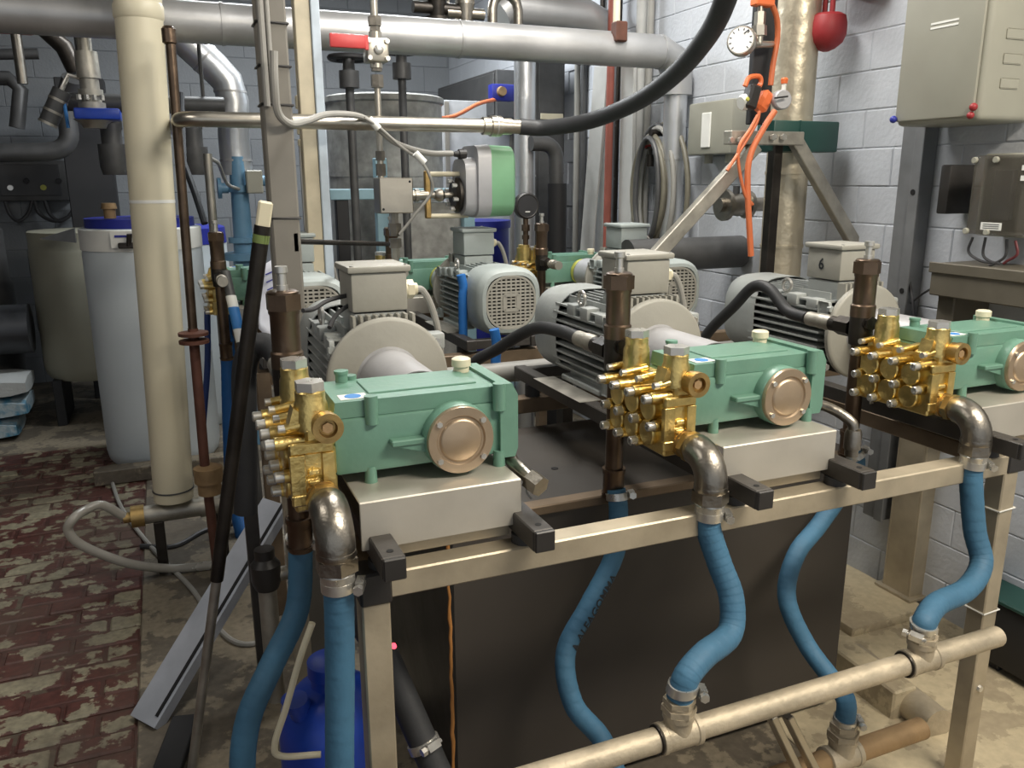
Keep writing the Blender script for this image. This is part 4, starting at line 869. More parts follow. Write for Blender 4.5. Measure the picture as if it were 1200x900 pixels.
MB().box(BX+.03, BX+.052, c1.y+.06, c0.y-.06, c0.z+.05, c1.z-.05, .003).build('inner_gear', DARKW, cbx)
for yy in (c0.y-.012, c1.y+.10):
    for z in (c0.z+.015, c1.z-.02): MB().lathe((BX, yy, z), (-1,0,0), [(0, .010), (.006, .010), (.008, .008)], 14).build('cover_screw', GREYB, cbx)
MB().box(BX-.0015, BX, c0.y-.13, c0.y-.06, c0.z+.022, c0.z+.045).build('white_label', WHITEP, cbx)
for k in range(3): MB().box(BX-.0022, BX-.0015, c0.y-.122, c0.y-.068, c0.z+.0265+.006*k, c0.z+.0285+.006*k).build('print_line', PRINTD, cbx)
for k in range(2): MB().box(BX-.0015, BX, c0.y-.25, c0.y-.17, c0.z+.17+.03*k, c0.z+.185+.03*k).build('pale_marking', WHITEP, cbx)
bxq = AX(1113, 222, 2.45); tag(MB().box(2.42, 2.54, bxq.y-.02, bxq.y+.02, bxq.z-.08, bxq.z+.08, .006, 2).build('terminal_strip', BLACKP), 'small black terminal strip left of the smoked box', 'box')
tr = thing('cable_trunking', (2.43, 1.8, 1.1), 'brown grey trunking below the smoked box', 'trunking')
t0 = AX(1092, 308, 2.33)
MB().box(2.33, 2.54, 1.0, t0.y, t0.z-.105, t0.z, .004).build('channel', TRUNK, tr); MB().box(2.322, 2.33, 1.0, t0.y+.004, t0.z-.03, t0.z+.004, .002).build('lid_edge', TRUNK, tr)
MB().box(2.37, 2.54, t0.y-.07, t0.y-.005, .75, t0.z-.105, .004).build('drop_leg', TRUNK, tr)
for i, (c_, pts) in enumerate(((CABLED, ((1140, 278), (1135, 295), (1150, 306), (1168, 308))), (CABLED, ((1155, 278), (1152, 298), (1160, 306), (1172, 309))), (M_('dark_red_wire', (96, 40, 44), .5), ((1190, 282), (1192, 298), (1180, 306), (1176, 309))), (CABLED, ((1180, 280), (1178, 300), (1165, 309), (1160, 311))))):
    cable([AX(x, y, 2.40) for x, y in pts], .0042, c_, ('leftmost black wire', 'second dark wire from the left', 'dark red wire', 'black wire left of the dark red one')[i]+' drooping between the smoked box and the trunking', 'box wires')
cable([AX(1068, 300, 2.5), AX(1066, 330, 2.49), AX(1070, 355, 2.48), AX(1072, 385, 2.48)], .006, CABLED, 'thin dark cable beside the grey wall channel')
cable([AX(1068, 355, 2.5), AX(1080, 345, 2.45), AX(1092, 338, 2.4)], .004, CABLED, 'thin dark cable entering the trunking end')
# ------------------------------------------------------------------ lower right: column, plinths, machine
q = AX(1090, 640, 2.46)
clm = thing('steel_column', (2.46, 2.0, 0), 'grey steel column standing on a plinth behind the right hoses', 'column')
cx0 = A(1073, 640, 2.02).x
MB().box(cx0, cx0+.085, 2.02, 2.03, .05, .93, .002).box(cx0, cx0+.085, 2.14, 2.15, .05, .93, .002).box(cx0, cx0+.012, 2.03, 2.14, .05, .93, .001).build('section', BEAM, clm)
MB().box(cx0-.02, cx0+.1, 2.0, 2.17, .04, .052, .002).build('base_plate', BEAM, clm)
tag(MB().box(cx0-.35, cx0+.02, 1.95, 2.3, .0, .04, .006, 2).build('plinth', F_CONL), 'low pale concrete plinth beside the steel column', 'plinth')
b0 = AZ(1072, 800, .1)
bkk = tag(MB().obox(AZ(1060, 825, .05), AZ(985, 770, .05), .09, .1, bev=.006).build('concrete_bearer', F_CONL), 'pale concrete bearer under the manifold at lower right', 'bearer')
g0 = tag(MB().tube([AZ(1100, 850, .04), AZ(1000, 770, .04)], .05, 18).build('floor_pipe', GALVW), 'dusty floor pipe behind the concrete bearer', 'pipe')
for i, (px0, px1) in enumerate(((903, 945), (922, 966))):
    a_, b_ = A(px0, 838, 1.22), A(px1, 925, 1.18); tag(MB().obox(a_, b_, .016, .03, up=(0,-1,0), bev=.002).build('flat_bar', STAIN), ('left', 'right')[i]+' one of two bright steel bars under the manifold', 'bar', 'bright steel bars')
mg = AX(1150, 720, 1.98)
mc = thing('green_machine', (2.47, 1.45, 0), 'black and dark green machine casing at the lower right edge', 'machine')
z1 = .25
MB().box(2.40, 2.53, 1.15, 1.73, .03, z1, .012, 2).build('casing', DARKW, mc); MB().box(2.39, 2.535, 1.14, 1.74, z1, z1+.016, .004).build('top_edge', DKGREEN, mc)
for xx in (1.2, 1.6): MB().box(2.42, 2.51, xx, xx+.06, 0, .03, .004).build('foot', DARKW, mc)

# pale pipe rising from the duct with a red-brown clamp
q = A(722, 40, 3.66); dr = thing('duct_hanger', (q.x, 3.66, DZ+.05), 'pale vertical pipe with a red brown clamp rising from the large duct', 'pipe')
MB().cyl((q.x, 3.66, DZ+.06), (q.x, 3.66, 3.45), .017, n=12).build('pipe', CREAMP, dr); MB().box(q.x-.03, q.x+.03, 3.60, 3.66, DZ+.02, DZ+.11, .006).build('clamp', M_('red_brown_rust', (96, 62, 50), .6, .3, .25), dr)
for i, (px, m, r, lb) in enumerate(((684, DARKG, .022, 'dark strip standing for the shaded gap left of the leaning white plank'), (703, DARKST, .014, 'dark strip standing for the shaded gap right of the leaning white plank'))):  # dark tubes added as the shaded gaps beside the plank
    q = AX(px, 150, 2.53); pipe('conduit', [(q.x, q.y, .2), (q.x, q.y, 3.3)], r, m, lb, group='wall pipes', n=10)
y_a, y_b = A(628, 180, 4.97), A(662, 180, 4.97)
gc = thing('grey_locker', ((y_a.x+y_b.x)/2, 5.05, 0), 'dark grey narrow locker behind the dull grey elbow', 'locker')
MB().box(y_a.x, y_b.x, 4.98, 5.25, 0, A(640, 66, 4.97).z, .006).build('body', DARKG, gc); MB().box(y_a.x+.02, y_b.x-.02, 4.97, 4.98, .1, A(640, 72, 4.97).z, .003).build('door', DARKG, gc)
MB().box(y_a.x+.03, y_b.x-.02, 4.96, 4.97, A(640, 140, 4.97).z, A(640, 133, 4.97).z, .002).build('label_plate', CREAMP, gc)
y_a, y_b = A(520, 180, 5.9), A(606, 180, 5.9)
pn = thing('grey_screen', ((y_a.x+y_b.x)/2, 5.93, 0), 'pale grey sheet screen behind the pale green actuator', 'screen')
MB().box(y_a.x, y_b.x, 5.92, 5.95, .05, A(560, 118, 5.9).z, .004).build('sheet', M_('pale_grey_sheet', (170, 172, 174), .5, .1), pn)
for x in (y_a.x+.02, y_b.x-.05): MB().box(x, x+.03, 5.9, 5.97, 0, A(560, 120, 5.9).z, .003).build('post', GREYP, pn)
# ================================================================== left side
def vpipe_pts(px0, py0, px1, py1, Y): return [A(px0, py0, Y), A(px1, py1, Y)]
CY = 3.5; a, b = A(157, -60, CY), A(204, 584, CY)
cpz = b.z
cpp = thing('cream_pipe', b, 'tall cream plastic pipe standing at left in front of the white tank', 'pipe')
dirn = (a-b).normalized(); L_ = (a-b).length
MB().lathe(b, dirn, [(0, .0765), (.006, .078), (L_*.8, .0815), (L_, .083)], 32).build('pipe', CREAMP, cpp)
for t, m in ((.02, DARKG), (.575, WHITEP)):
    MB().lathe(b+dirn*(L_*t), dirn, [(0, .0785), (0, .0815), (.006 if t < .1 else .012, .0815), (.006 if t < .1 else .012, .0785)], 32, False, False).build('ring', m, cpp)
for t in (.885, .955): MB().lathe(b+dirn*(L_*t), dirn, [(0, .0815), (.01, .087), (.05, .087), (.06, .082)], 32, False, False).build('wide_band', CREAMP, cpp)  # slightly wider cream bands near the top of the pipe
# drain line at its foot
dz_ = max(.05, b.z-.055)
l0, l1 = A(146, 594, CY), A(262, 580, CY)
dp = thing('drain_pipe', (l0.x, CY, 0), 'short steel drain pipe lying at the foot of the cream pipe', 'pipe')
MB().tube([(l0.x+.02, CY, dz_), (l1.x+.1, CY, dz_)], .038, 18).build('pipe', GALV, dp)
MB().lathe((l0.x-.01, CY, dz_), (1,0,0), [(0, .022), (.03, .022), (.03, .046), (.08, .046), (.08, .04)], 18).build('brass_union', BRASSD, dp)
MB().lathe((l1.x-.10, CY, dz_), (1,0,0), [(0, .044), (.04, .044), (.04, .04), (.10, .04), (.10, .05), (.14, .05)], 18).build('coupling', GALV, dp)
for xx in (l0.x+.12, l1.x-.02): MB().box(xx-.02, xx+.02, CY-.03, CY+.03, 0, dz_-.03, .003).build('saddle', DARKST, dp)
hs2 = MB().tube(cat_rom([(l0.x, CY, dz_), A(120, 592, CY-.02), A(100, 598, CY-.05), A(86, 608, CY-.1), A(80, 622, CY-.1), A(98, 640, CY-.1), AZ(150, 660, .10), AZ(200, 666, .03), AZ(250, 662, .02), AZ(300, 655, .02)], 8), .0185, 14).build('clear_hose', CLEARH)
tag(hs2, 'cloudy clear hose looping over the red floor from the drain pipe', 'hose')
def fcable(pts, r, m, lb, z=.008): tag(MB().tube(cat_rom([AZ(x, y, z) for x, y in pts], 7), r, 8).build('floor_cable', m), lb, 'cable', 'cables on the floor')
fcable([(130, 560), (140, 590), (160, 620), (190, 655), (225, 690), (255, 735), (285, 755), (330, 745)], .010, CABLEG, 'grey blue cable lying across the concrete towards the pumps')
fcable([(165, 640), (205, 640), (240, 622), (280, 612)], .012, CABLED, 'dark cable lying behind the sheet metal channel')
# rusty vertical pipe with flanged union
r0, r1 = A(196, 20, 3.3), A(226, 385, 3.3)
rp = thing('rusty_pipe', (r1.x, 3.3, 0), 'thin rusty vertical pipe with a flanged union right of the cream pipe', 'pipe')
MB().tube([A(199, 40, 3.3), r1], .017, 14).lathe(A(199, 52, 3.3), (0,0,1), [(0, .018), (.005, .024), (.05, .024), (.06, .015)], 12).build('upper_pipe', OXID, rp)
r2 = A(240, 545, 3.3); MB().tube([r1, (r2.x, 3.3, r2.z), (r2.x+.01, 3.3, 0.0)], .019, 14).build('lower_pipe', M_('red_brown_rust', (96, 62, 50), .6, .3, .25), rp)
for k in (0, 1): MB().lathe(r1-V((0, 0, .03*k+.01)), (0,0,-1), [(0, .028), (.004, .055), (.016, .055), (.018, .03)], 18).build('flange', M_('red_brown_rust', (96, 62, 50), .6, .3, .25), rp)
MB().lathe((r2.x+.01, 3.3, r2.z-.12), (0,0,1), [(0, .045), (.05, .045), (.05, .055), (.11, .055), (.12, .03)], 18).build('union', RUSTP, rp)
# leaning lance
t0_, t1_ = A(311, 240, 1.97), AZ(222, 925, 0.0)
ln = thing('lance', t1_, 'long lance leaning against the pumps, dark sleeve above and bare steel below', 'lance')
dv = (t0_-t1_); m_ = t1_+dv*.40
MB().tube([t1_+V((0, 0, .0)), m_], .0125, 14).build('steel_tube', GALV, ln); MB().tube([m_, t1_+dv*.97], [.0165, .0185], 16).build('dark_sleeve', DARKST, ln)
MB().obox(t1_+dv*.965, t1_+dv*1.005, .032, .02, up=(0,-1,0), bev=.004).build('white_tag', CREAMP, ln)
MB().tube([t1_+dv*.945, t1_+dv*.957], .0188, 14).build('green_tape', M_('olive_tape', (110, 128, 70), .6), ln)
# sheet metal channel leaning
c0, c1 = AZ(167, 846, .012), A(322, 588, 2.75)
sh = thing('metal_channel', c0, 'dusty sheet metal channel leaning from the floor towards the pump stand', 'channel')
MB().obox(c0, c1, .105, .006, up=(-.35, -.35, 1), bev=.001).build('web', PLANKG, sh)
dd = (c1-c0).normalized(); sdv = dd.cross(V((-.35, -.35, 1))).normalized(); un = sdv.cross(dd)
for s_ in (-1, 1): MB().obox(c0+sdv*(.0525*s_)-un*.016, c1+sdv*(.0525*s_)-un*.016, .005, .036, up=tuple(un)).build('lip', PLANKG, sh)
MB().obox(c0+sdv*.040+un*.0045+dd*.03, c1+sdv*.040+un*.0045, .012, .002, up=tuple(un)).build('slot', HOLESHADE, sh)  # dark strip laid on for the shade inside a slit
# white and aged tanks with blue lids
def drum(px, Y, r, ztop, m, label, lid=None, rim=False, z0=0.0):
    q = A(px, 400, Y); t = thing('chemical_tank', (q.x, Y, z0), label, 'tank', 'chemical tanks')
    MB().lathe((q.x, Y, z0), (0,0,1), [(0, r*.9), (.03, r*.97), (.08, r), (ztop-z0-.14, r), (ztop-z0-.12, r*.99), (ztop-z0-.11, r*.985), (ztop-z0-.005, r*.985), (ztop-z0, r*.96)], 44).build('body', m, t)
    if lid: MB().lathe((q.x, Y, ztop), (0,0,1), [(0, r*.96), (0, r*.99), (.10, r*.97), (.11, r*.9), (.12, .0)], 40, True, False).build('lid', lid, t)
    return t, q
w1, wq = drum(180, 5.15, .315, A(160, 268, 4.9).z, TANKW, 'white chemical tank behind the cream pipe, nearest of the three')
fq = A(146, 288, 4.80); MB().obox(V((fq.x-.03, 4.815, fq.z)), V((fq.x+.05, 4.80, fq.z)), .03, .03, bev=.005).cyl((fq.x+.02, 4.8, fq.z), (fq.x+.03, 4.79, fq.z+.06), .014, n=10).build('tap', DARKST, w1)
MB().lathe((wq.x, 5.15, A(160, 294, 4.9).z), (0,0,1), [(0, .312), (0, .319), (.11, .319), (.115, .312)], 44, False, False).build('rim', WHITEP, w1)
fq = A(143, 281, 4.83); lbp = MB().obox(V((fq.x-.055, 4.842, fq.z)), V((fq.x+.055, 4.826, fq.z)), .004, .085, up=(0,0,1)).build('label_plate', WHITEP, w1)
MB().obox(V((fq.x-.035, 4.835, fq.z+.018)), V((fq.x+.03, 4.825, fq.z+.018)), .004, .012, up=(0,0,1)).build('blue_print', BLUEL, w1)
q_ = A(168, 250, 5.15); MB().lathe((wq.x, 5.15, A(160, 268, 4.9).z), (0,0,1), [(0, .285), (.05, .285), (.055, .0)], 36, True, False).build('lid', BLUEL, w1)
for dx in (-.14, .02): MB().lathe((wq.x+dx, 4.95, A(160, 268, 4.9).z+.055), (0,0,1), [(0, .03), (.05, .03), (.05, .04), (.08, .035)], 14).build('cap', RUSTP, w1)
drum(222, 5.9, .30, A(222, 288, 5.6).z, TANKW, 'white chemical tank with a blue lid seen right of the cream pipe', BLUEL)
w3, wq3 = drum(112, 6.3, .33, A(95, 272, 6.0).z, TANKY, 'aged beige chemical tank behind the white tank', z0=.30)
for dx in (-.24, .24): MB().box(wq3.x+dx-.03, wq3.x+dx+.03, 6.05, 6.55, 0, .31, .004).build('support', DARKW, w3)
q = A(72, 277, 5.9); MB().prism([(q.x-.12, q.z-.01), (q.x+.08, q.z-.04), (q.x+.08, q.z+.05)], 5.86, 5.92).build('funnel', DARKG, w3)
tag(MB().obox(V((wq.x-.36, 4.75, .04)), V((wq.x+.4, 4.75, .04)), .1, .08, bev=.004).build('kerb', F_CONC), 'low concrete kerb under the white tank', 'kerb')
# black column and control box on the back wall
q0, q1 = A(86, 265, 6.8), A(127, 140, 6.8)
tag(MB().box(q0.x, q1.x, 6.75, 6.95, 0, 2.3, .006).build('black_column', DARKW), 'black column behind the chemical tanks under the blue valve', 'column')
k0, k1 = A(-6, 236, 7.4), A(78, 188, 7.4)
kb = thing('control_box', ((k0.x+k1.x)/2, 7.42, k0.z), 'grey control panel on the back wall at far left', 'panel')
MB().box(k0.x, k1.x, 7.38, 7.49, k0.z, k1.z, .01, 2).build('body', DARKG, kb); MB().box(k0.x+.05, k1.x-.06, 7.37, 7.38, k0.z+.04, k1.z-.03, .003).build('face', CABLED, kb)
for i in range(5): MB().lathe((k0.x+.12+.11*i, 7.37, k0.z+.1+.05*(i % 2)), (0,-1,0), [(0, .022), (.012, .02)], 12).build('knob', (STEEL, DARKW, YELLOW, DARKW, RED)[i], kb)
for i, (xa_, xb_) in enumerate(((5, 38), (40, 90), (52, 88))):
    tag(MB().tube(cat_rom([A(xa_, 234, 7.4), A(xa_+6, 250, 7.4), A((xa_+xb_)/2, 259, 7.38), A(xb_-5, 250, 7.4), A(xb_, 234, 7.4)], 6), .014, 8).build('box_cable', CABLED), ('left', 'middle', 'right')[i]+' cable loop hanging under the far left control panel', 'cable', 'panel cables')
# pipes at upper left
pipe('grey_pipe', [A(-40, 180, 6.4), A(55, 178, 6.4)] + elb(A(60, 177, 6.4), (1,0,0), (0,0,1), .12) + [A(76, 120, 6.4), A(84, 92, 6.3)], .06, DARKG, 'dark grey pipe with an elbow at far left', bands=(.9,))
pipe('grey_pipe', [A(20, 150, 6.9)] + [A(24, 105, 6.9), A(10, 92, 6.9), A(-30, 90, 6.9)], .05, DARKG, 'dark bent pipe at the upper left edge')
pipe('grey_pipe', [A(-30, 64, 6.6), A(45, 63, 6.6)], .035, DARKG, 'thin dark pipe crossing the upper left edge')
pipe('grey_pipe', [V((A(45, 30, 5.6).x, 5.6, 3.5)), A(45, 30, 5.6), A(75, 55, 5.6), A(90, 85, 5.6)], .05, DARKST, 'dark slanted pipe behind the cone valve')
q = A(18, 36, 6.0); rl = thing('lever_valve', q, 'valve with a red lever at the upper left corner', 'valve')
MB().box(q.x-.09, q.x+.09, 5.97, 6.03, q.z-.018, q.z+.018, .006).build('lever', RED, rl); MB().cyl(q+V((0, 0, -.3)), q+V((0, 0, .08)), .03, n=12).build('body', CASTS, rl); MB().cyl(q+V((-.07, 0, 0)), q+V((-.07, 0, .1)), .02, n=10).build('stem', WHITEP, rl)
# cone and valve stack
def zq(py, Y=4.6): return A(100, py, Y).z
q = A(90, 14, 4.6); cv = thing('cone_valve', (q.x, 4.6, zq(150)), 'steel cone hopper over a valve stack with a blue flange at upper left', 'valve')
MB().lathe((q.x, 4.6, zq(30)), (0,0,1), [(0, .04), (.03, .09), (.065, .12), (.065, .135), (.09, .135), (.09, .12)], 28).build('cone', CASTS, cv)
q2 = A(104, 90, 4.6)
MB().tube([(q.x, 4.6, zq(32)), (q.x+.005, 4.6, zq(62))], .022, 14).build('neck', GALV, cv)
MB().lathe((q2.x, 4.6, zq(128)), (0,0,1), [(0, .06), (.03, .06), (.03, .045), (.06, .045), (.06, .055), (.09, .055), (.09, .042), (.14, .042), (.14, .052), (.26, .05), (.26, .03), (.33, .03)], 20).build('valve_stack', GALV, cv)
for k in range(4): MB().hexn((q2.x-.05+.033*k, 4.55, zq(118)), (q2.x-.05+.033*k, 4.55, zq(112)), .012).build('stack_bolt', STEEL, cv)
q3, q4 = A(88, 140, 4.55), A(141, 128, 4.55)
MB().box(q3.x, q4.x, 4.5, 4.66, q3.z, q4.z, .01, 2).build('blue_flange', BLUEB, cv, label='bright blue flange band')
MB().lathe((q2.x, 4.6, zq(140)), (0,0,-1), [(0, .09), (.02, .06), (.04, .05)], 20).build('outlet', GALV, cv)
qa = A(80, 88, 4.6); MB().tube([(q2.x-.03, 4.6, zq(92)), (qa.x, 4.6, qa.z), A(72, 105, 4.6)], .012, 10).build('side_tap', STEEL, cv); MB().tube([A(74, 112, 4.6), A(80, 150, 4.6)], .008, 8).build('blue_tube', PRINTB, cv)
pipe('ribbed_pipe', [A(73, 106, 4.62), A(56, 145, 4.62)], .042, DARKG, 'ribbed grey pipe slanting below the side tap', bands=(.05, .11, .17, .23), bm=GALV)
# black bracket and sensors under the cone valve
for i, (px, py0, py1) in enumerate(((136, 145, 205), (230, 150, 205))):
    p0, p1 = A(px, py0, 4.8), A(px, py1, 4.8); tag(MB().lathe(p1, (0,0,1), [(0, .06), (.04, .07), ((p0.z-p1.z)*.6, .07), ((p0.z-p1.z)*.6, .05), (p0.z-p1.z, .05)], 18).build('filter_housing', DARKG), ('dark filter housing left of the cream pipe', 'dark filter housing hanging right of the cream pipe')[i], 'filter', 'filter housings')
# clad diagonal pipe turning down onto a blue valve
pts = [A(205, 35, 5.2), A(225, 55, 5.2), A(250, 78, 5.2), A(266, 95, 5.2), A(273, 118, 5.2), A(274, 160, 5.2), A(278, 205, 5.2)]
pipe('clad_bend', pts, .088, CLADW, 'bright clad pipe bending down onto the blue valve at upper left', bands=(.2, .42, .6, .8), bm=CLADD)
bq = A(282, 240, 5.15); bvv = thing('blue_valve', (bq.x, 5.15, 0), 'blue painted valve with flange below the bright clad pipe', 'valve')
MB().lathe((bq.x, 5.15, A(284, 310, 5.15).z), (0,0,1), [(0, .07), (.03, .07), (.03, .12), (.07, .12), (.07, .06), (.13, .06), (.13, .085), (.16, .085), (.16, .055), (.42, .05), (.42, .07), (.46, .07), (.46, .05), (.62, .045)], 22).build('body', BLUEV, bvv)
q = A(297, 212, 5.1); MB().box(q.x-.045, q.x+.045, 5.03, 5.11, q.z-.07, q.z+.06, .006).build('position_box', GREYB, bvv); MB().cyl((q.x-.02, 5.15, q.z), (q.x+.13, 5.15, q.z+.0), .03, n=12).build('side_stub', BLUEV, bvv)
MB().lathe((bq.x-.06, 5.15, q.z-.04), (-1,0,0), [(0, .03), (.04, .03), (.04, .06), (.06, .06)], 14).build('side_flange', BLUEV, bvv)
MB().cyl((bq.x, 5.15, 0), (bq.x, 5.15, A(284, 310, 5.15).z), .05, n=16).build('lower_pipe', BLUEV, bvv)
# thin risers right of the rusty pipe
pipe('bright_tube', [A(243, 180, 4.2), V((A(247, 262, 4.2).x, 4.2, 0))], .020, STAIN, 'bright vertical tube rising behind the rear brass head')
pipe('thin_hose', [A(212, 110, 4.72), A(215, 190, 4.5), A(228, 225, 4.3), A(240, 262, 4.22)], .016, PRINTD, 'thin dark hose beside the short bright tube', n=10)
tag(MB().tube(cat_rom([A(243, 184, 4.21), A(256, 192, 4.5), A(266, 215, 4.9), A(281, 222, 5.1)], 6), .010, 8).build('cable', CABLEG), 'thin grey cable curling to the blue valve', 'cable')
# cable tray along the top
ct0 = A(30, 3, 4.4)
ct = thing('cable_tray', (.5, 4.4, ct0.z-.05), 'perforated cable tray running above the clad duct at the top left', 'tray')
MB().box(-1.6, 1.6, 4.3, 4.55, ct0.z-.03, ct0.z-.024).build('base', GALV, ct)
for yy in (4.3, 4.547): MB().box(-1.6, 1.6, yy, yy+.003, ct0.z-.03, ct0.z+.02).build('side', GALV, ct)
for xx in (-1.2, 0.2, 1.5): MB().cyl((xx, 4.42, ct0.z-.03), (xx, 4.42, 3.5), .008, n=8).build('hanger', GALV, ct)
# valve lumps above the duct at centre
for i, (px, py, s_) in enumerate(((512, 10, 1.0), (545, 16, .8), (592, 16, .9))):
    q = A(px, py, 4.1); vv = thing('duct_fitting', q-V((0, 0, .1)), ('dark valve on top of the duct, left of the pair', 'grey fitting on top of the duct between two others', 'curved steel fitting on top of the duct, rightmost')[i], 'fitting', 'fittings over the duct')
    if i < 2:
        MB().lathe(q-V((0, 0, .1)), (0,0,1), [(0, .03), (.03, .03), (.03, .06*s_), (.06, .06*s_), (.06, .035), (.14, .045), (.14, .06*s_), (.16, .06*s_), (.16, .02), (.3, .02)], 16).build('body', (DARKST, CASTS)[i], vv); MB().cyl(q+V((-.12*s_, 0, .0)), q+V((.12*s_, 0, 0)), .028, n=12).build('cross_body', (DARKST, CASTS)[i], vv)
    else:
        MB().tube([q+V((-.07, 0, -.12)), q+V((-.07, 0, .02))] + [q+V((-.07*math.cos(k*math.pi/6), 0, .02+.07*math.sin(k*math.pi/6))) for k in range(1, 6)] + [q+V((.07, 0, .02)), q+V((.07, 0, -.12))], .025, 12).build('loop', CASTS, vv)
# dark vessel and sacks at the left edge
q = A(5, 310, 6.6); dvv = thing('dark_vessel', (q.x-.2, 6.6, 0), 'dark grey vessel standing at the left picture edge', 'vessel')
MB().lathe((q.x-.22, 6.6, .0), (0,0,1), [(0, .26), (.9, .26), (.95, .24), (1.28, .24), (1.32, .2)], 28).build('shell', DARKG, dvv)
q = A(12, 378, 6.4); pipe('dark_drum', [(q.x-.6, 6.1, q.z), (q.x+.16, 6.1, q.z)], .16, M_('matt_dark_metal', (70, 72, 76), .45, .5), 'dark horizontal cylinder above the sacks at left')
for i, (px, py, sy) in enumerate(((6, 478, 0), (10, 450, 1), (2, 418, 2))):
    q = A(px, py, 5.9); z0 = .0+.135*i; bm = bmesh.new(); bmesh.ops.create_cube(bm, size=1); bmesh.ops.subdivide_edges(bm, edges=bm.edges[:], cuts=5, use_grid_fill=True)
    t = MB(); rnd = random.Random(i)
    bm.verts.index_update()
    for v in bm.verts:
        p = v.co.copy(); k = 1-.55*(abs(p.x*2)**3*.5+abs(p.y*2)**3*.5); t.v.append(V((q.x-.22+p.x*.56+.03*i, 6.0+p.y*.4, z0+.068+p.z*.135*max(.35, k)+rnd.uniform(-.004, .004))))
    t.f = [tuple(v.index for v in f.verts) for f in bm.faces]; bm.free()
    so = t.build('sack', SACK if i < 2 else M_('white_sack', (176, 180, 180), .7, 0, .06, 8, .3), smooth=60); tag(so, ('lowest sack of the stack at the left edge', 'middle blue printed sack of the stack at the left edge', 'topmost white sack of the stack at the left edge')[i], 'sack', 'sacks')
# ------------------------------------------------------------------ rear pump suction lines
for i, (px, lb) in enumerate(((266, 'bright blue hose behind the leaning lance'), (243, 'thin blue hose right of the rusty pipe'))):
    pts = [(A(px, 365, 4.0).x, 4.0, A(px, 365, 4.0).z), A(px+2, 420, 4.0), A(px+4, 500, 3.95), A(px+8, 570, 3.85), A(px+22, 640, 3.7)] if i == 0 else [A(px, 365, 4.0), A(px, 430, 4.0), A(px-6, 520, 4.0), A(px-4, 580, 4.0)]
    hose('rear_hose', pts, .036 if i == 0 else .014, lb, HOSEB if i == 0 else M_('navy_hose', (40, 62, 120), .5), 'rear blue hoses')
l_a, l_b = A(264, 318, 3.62), A(286, 415, 3.5)
lp_ = thing('labelled_pipe', (l_b.x, 3.5, 0), 'slanted grey pipe with a blue and white label beside the leaning lance', 'pipe')
MB().tube([l_a, l_b, (l_b.x+.01, 3.5, 0)], .020, 12).build('pipe', DARKG, lp_)
ld_ = (l_b-l_a)
for t0, t1, m in ((.30, .86, WHITEP), (.44, .70, PRINTB)): MB().cyl(l_a+ld_*t0, l_a+ld_*t1, .0215 if m is WHITEP else .0225, n=14).build('label_band', m, lp_)
# short blue hoses glimpsed between the motors
for i, (px, y0, y1, Y) in enumerate(((540, 322, 352, 3.05), (579, 386, 420, 2.62))):
    tag(MB().tube(cat_rom([A(px, y0, Y), A(px+3, (y0+y1)/2, Y), A(px+2, y1, Y), V((A(px+2, y1, Y).x, Y, .95))], 6), .018, 14).build('short_blue_hose', HOSEB), ('short blue hose between the leftmost and middle rear motors', 'short blue hose end in front of the middle rear motor')[i], 'hose', 'short blue hoses')
# paper on the rear motor
pp = MB(); n = 8
y0p = 2.93
c_ = [A(306, 312, y0p), A(325, 300, y0p), A(322, 405, y0p), A(303, 385, y0p)]
for i in range(n+1):
    for j in range(n+1):
        u, v = i/n, j/n; p = c_[0]*(1-u)*(1-v)+c_[1]*u*(1-v)+c_[2]*u*v+c_[3]*(1-u)*v; pp.v.append(p+V((0, .012*math.sin(v*3.1)-.01*u, 0)))
for i in range(n):
    for j in range(n): k = i*(n+1)+j; pp.f.append((k, k+n+1, k+n+2, k+1))
po_ = pp.build('paper_sheet', M_('paper', (220, 224, 236), .7)); tag(po_, 'white paper sheet hanging by the grey square post', 'paper')
sm = po_.modifiers.new('thickness', 'SOLIDIFY'); sm.thickness = .0008
for k in range(3): q = A(311+k, 322+9*k, y0p-.012); MB().obox(q, q+V((.03, 0, .012)), .004, .0006, up=(0,-1,0)).build('print_line', BLUEL, po_)
# ------------------------------------------------------------------ foreground lower left: blue drum, dark hose, thin hose
q = A(392, 850, 1.62); bdm = thing('blue_canister', (q.x, 1.62, 0), 'bright blue canister behind the hanging blue hose at the bottom', 'canister')
zt_ = A(395, 800, 1.62).z
MB().lathe((q.x, 1.62, 0), (0,0,1), [(0, .105), (.02, .12), (zt_-.10, .12), (zt_-.05, .112), (zt_-.01, .08), (zt_+.005, .045), (zt_+.03, .04), (zt_+.03, .05), (zt_+.06, .05), (zt_+.065, .03)], 30).build('body', BLUEB, bdm)
MB().lathe((q.x-.075, 1.58, zt_-.03), (-.25, -.2, 1), [(0, .022), (.03, .022), (.03, .028), (.05, .028)], 14).build('cap', BLUEB, bdm)
dh0, dh1, dh2 = A(452, 770, 1.5), A(497, 872, 1.42), A(530, 945, 1.36)
dho = tag(MB().tube([dh0-V((.08, -.05, -.16)), dh0, dh1, dh2], .030, 18).build('dark_hose', RUBBER), 'dark grey hose slanting behind the left leg of the stand', 'hose'); clamp(dh1, dh1-dh0, .030, dho, side=(.3, -1, .2))
tag(MB().tube(cat_rom([A(366, 730, 1.42), A(352, 770, 1.42), A(335, 830, 1.42), A(322, 872, 1.42), A(330, 886, 1.42), A(376, 884, 1.40)], 7), .0065, 10).build('thin_white_hose', CREAMP), 'thin pale hose curling beside the bright blue canister', 'hose')
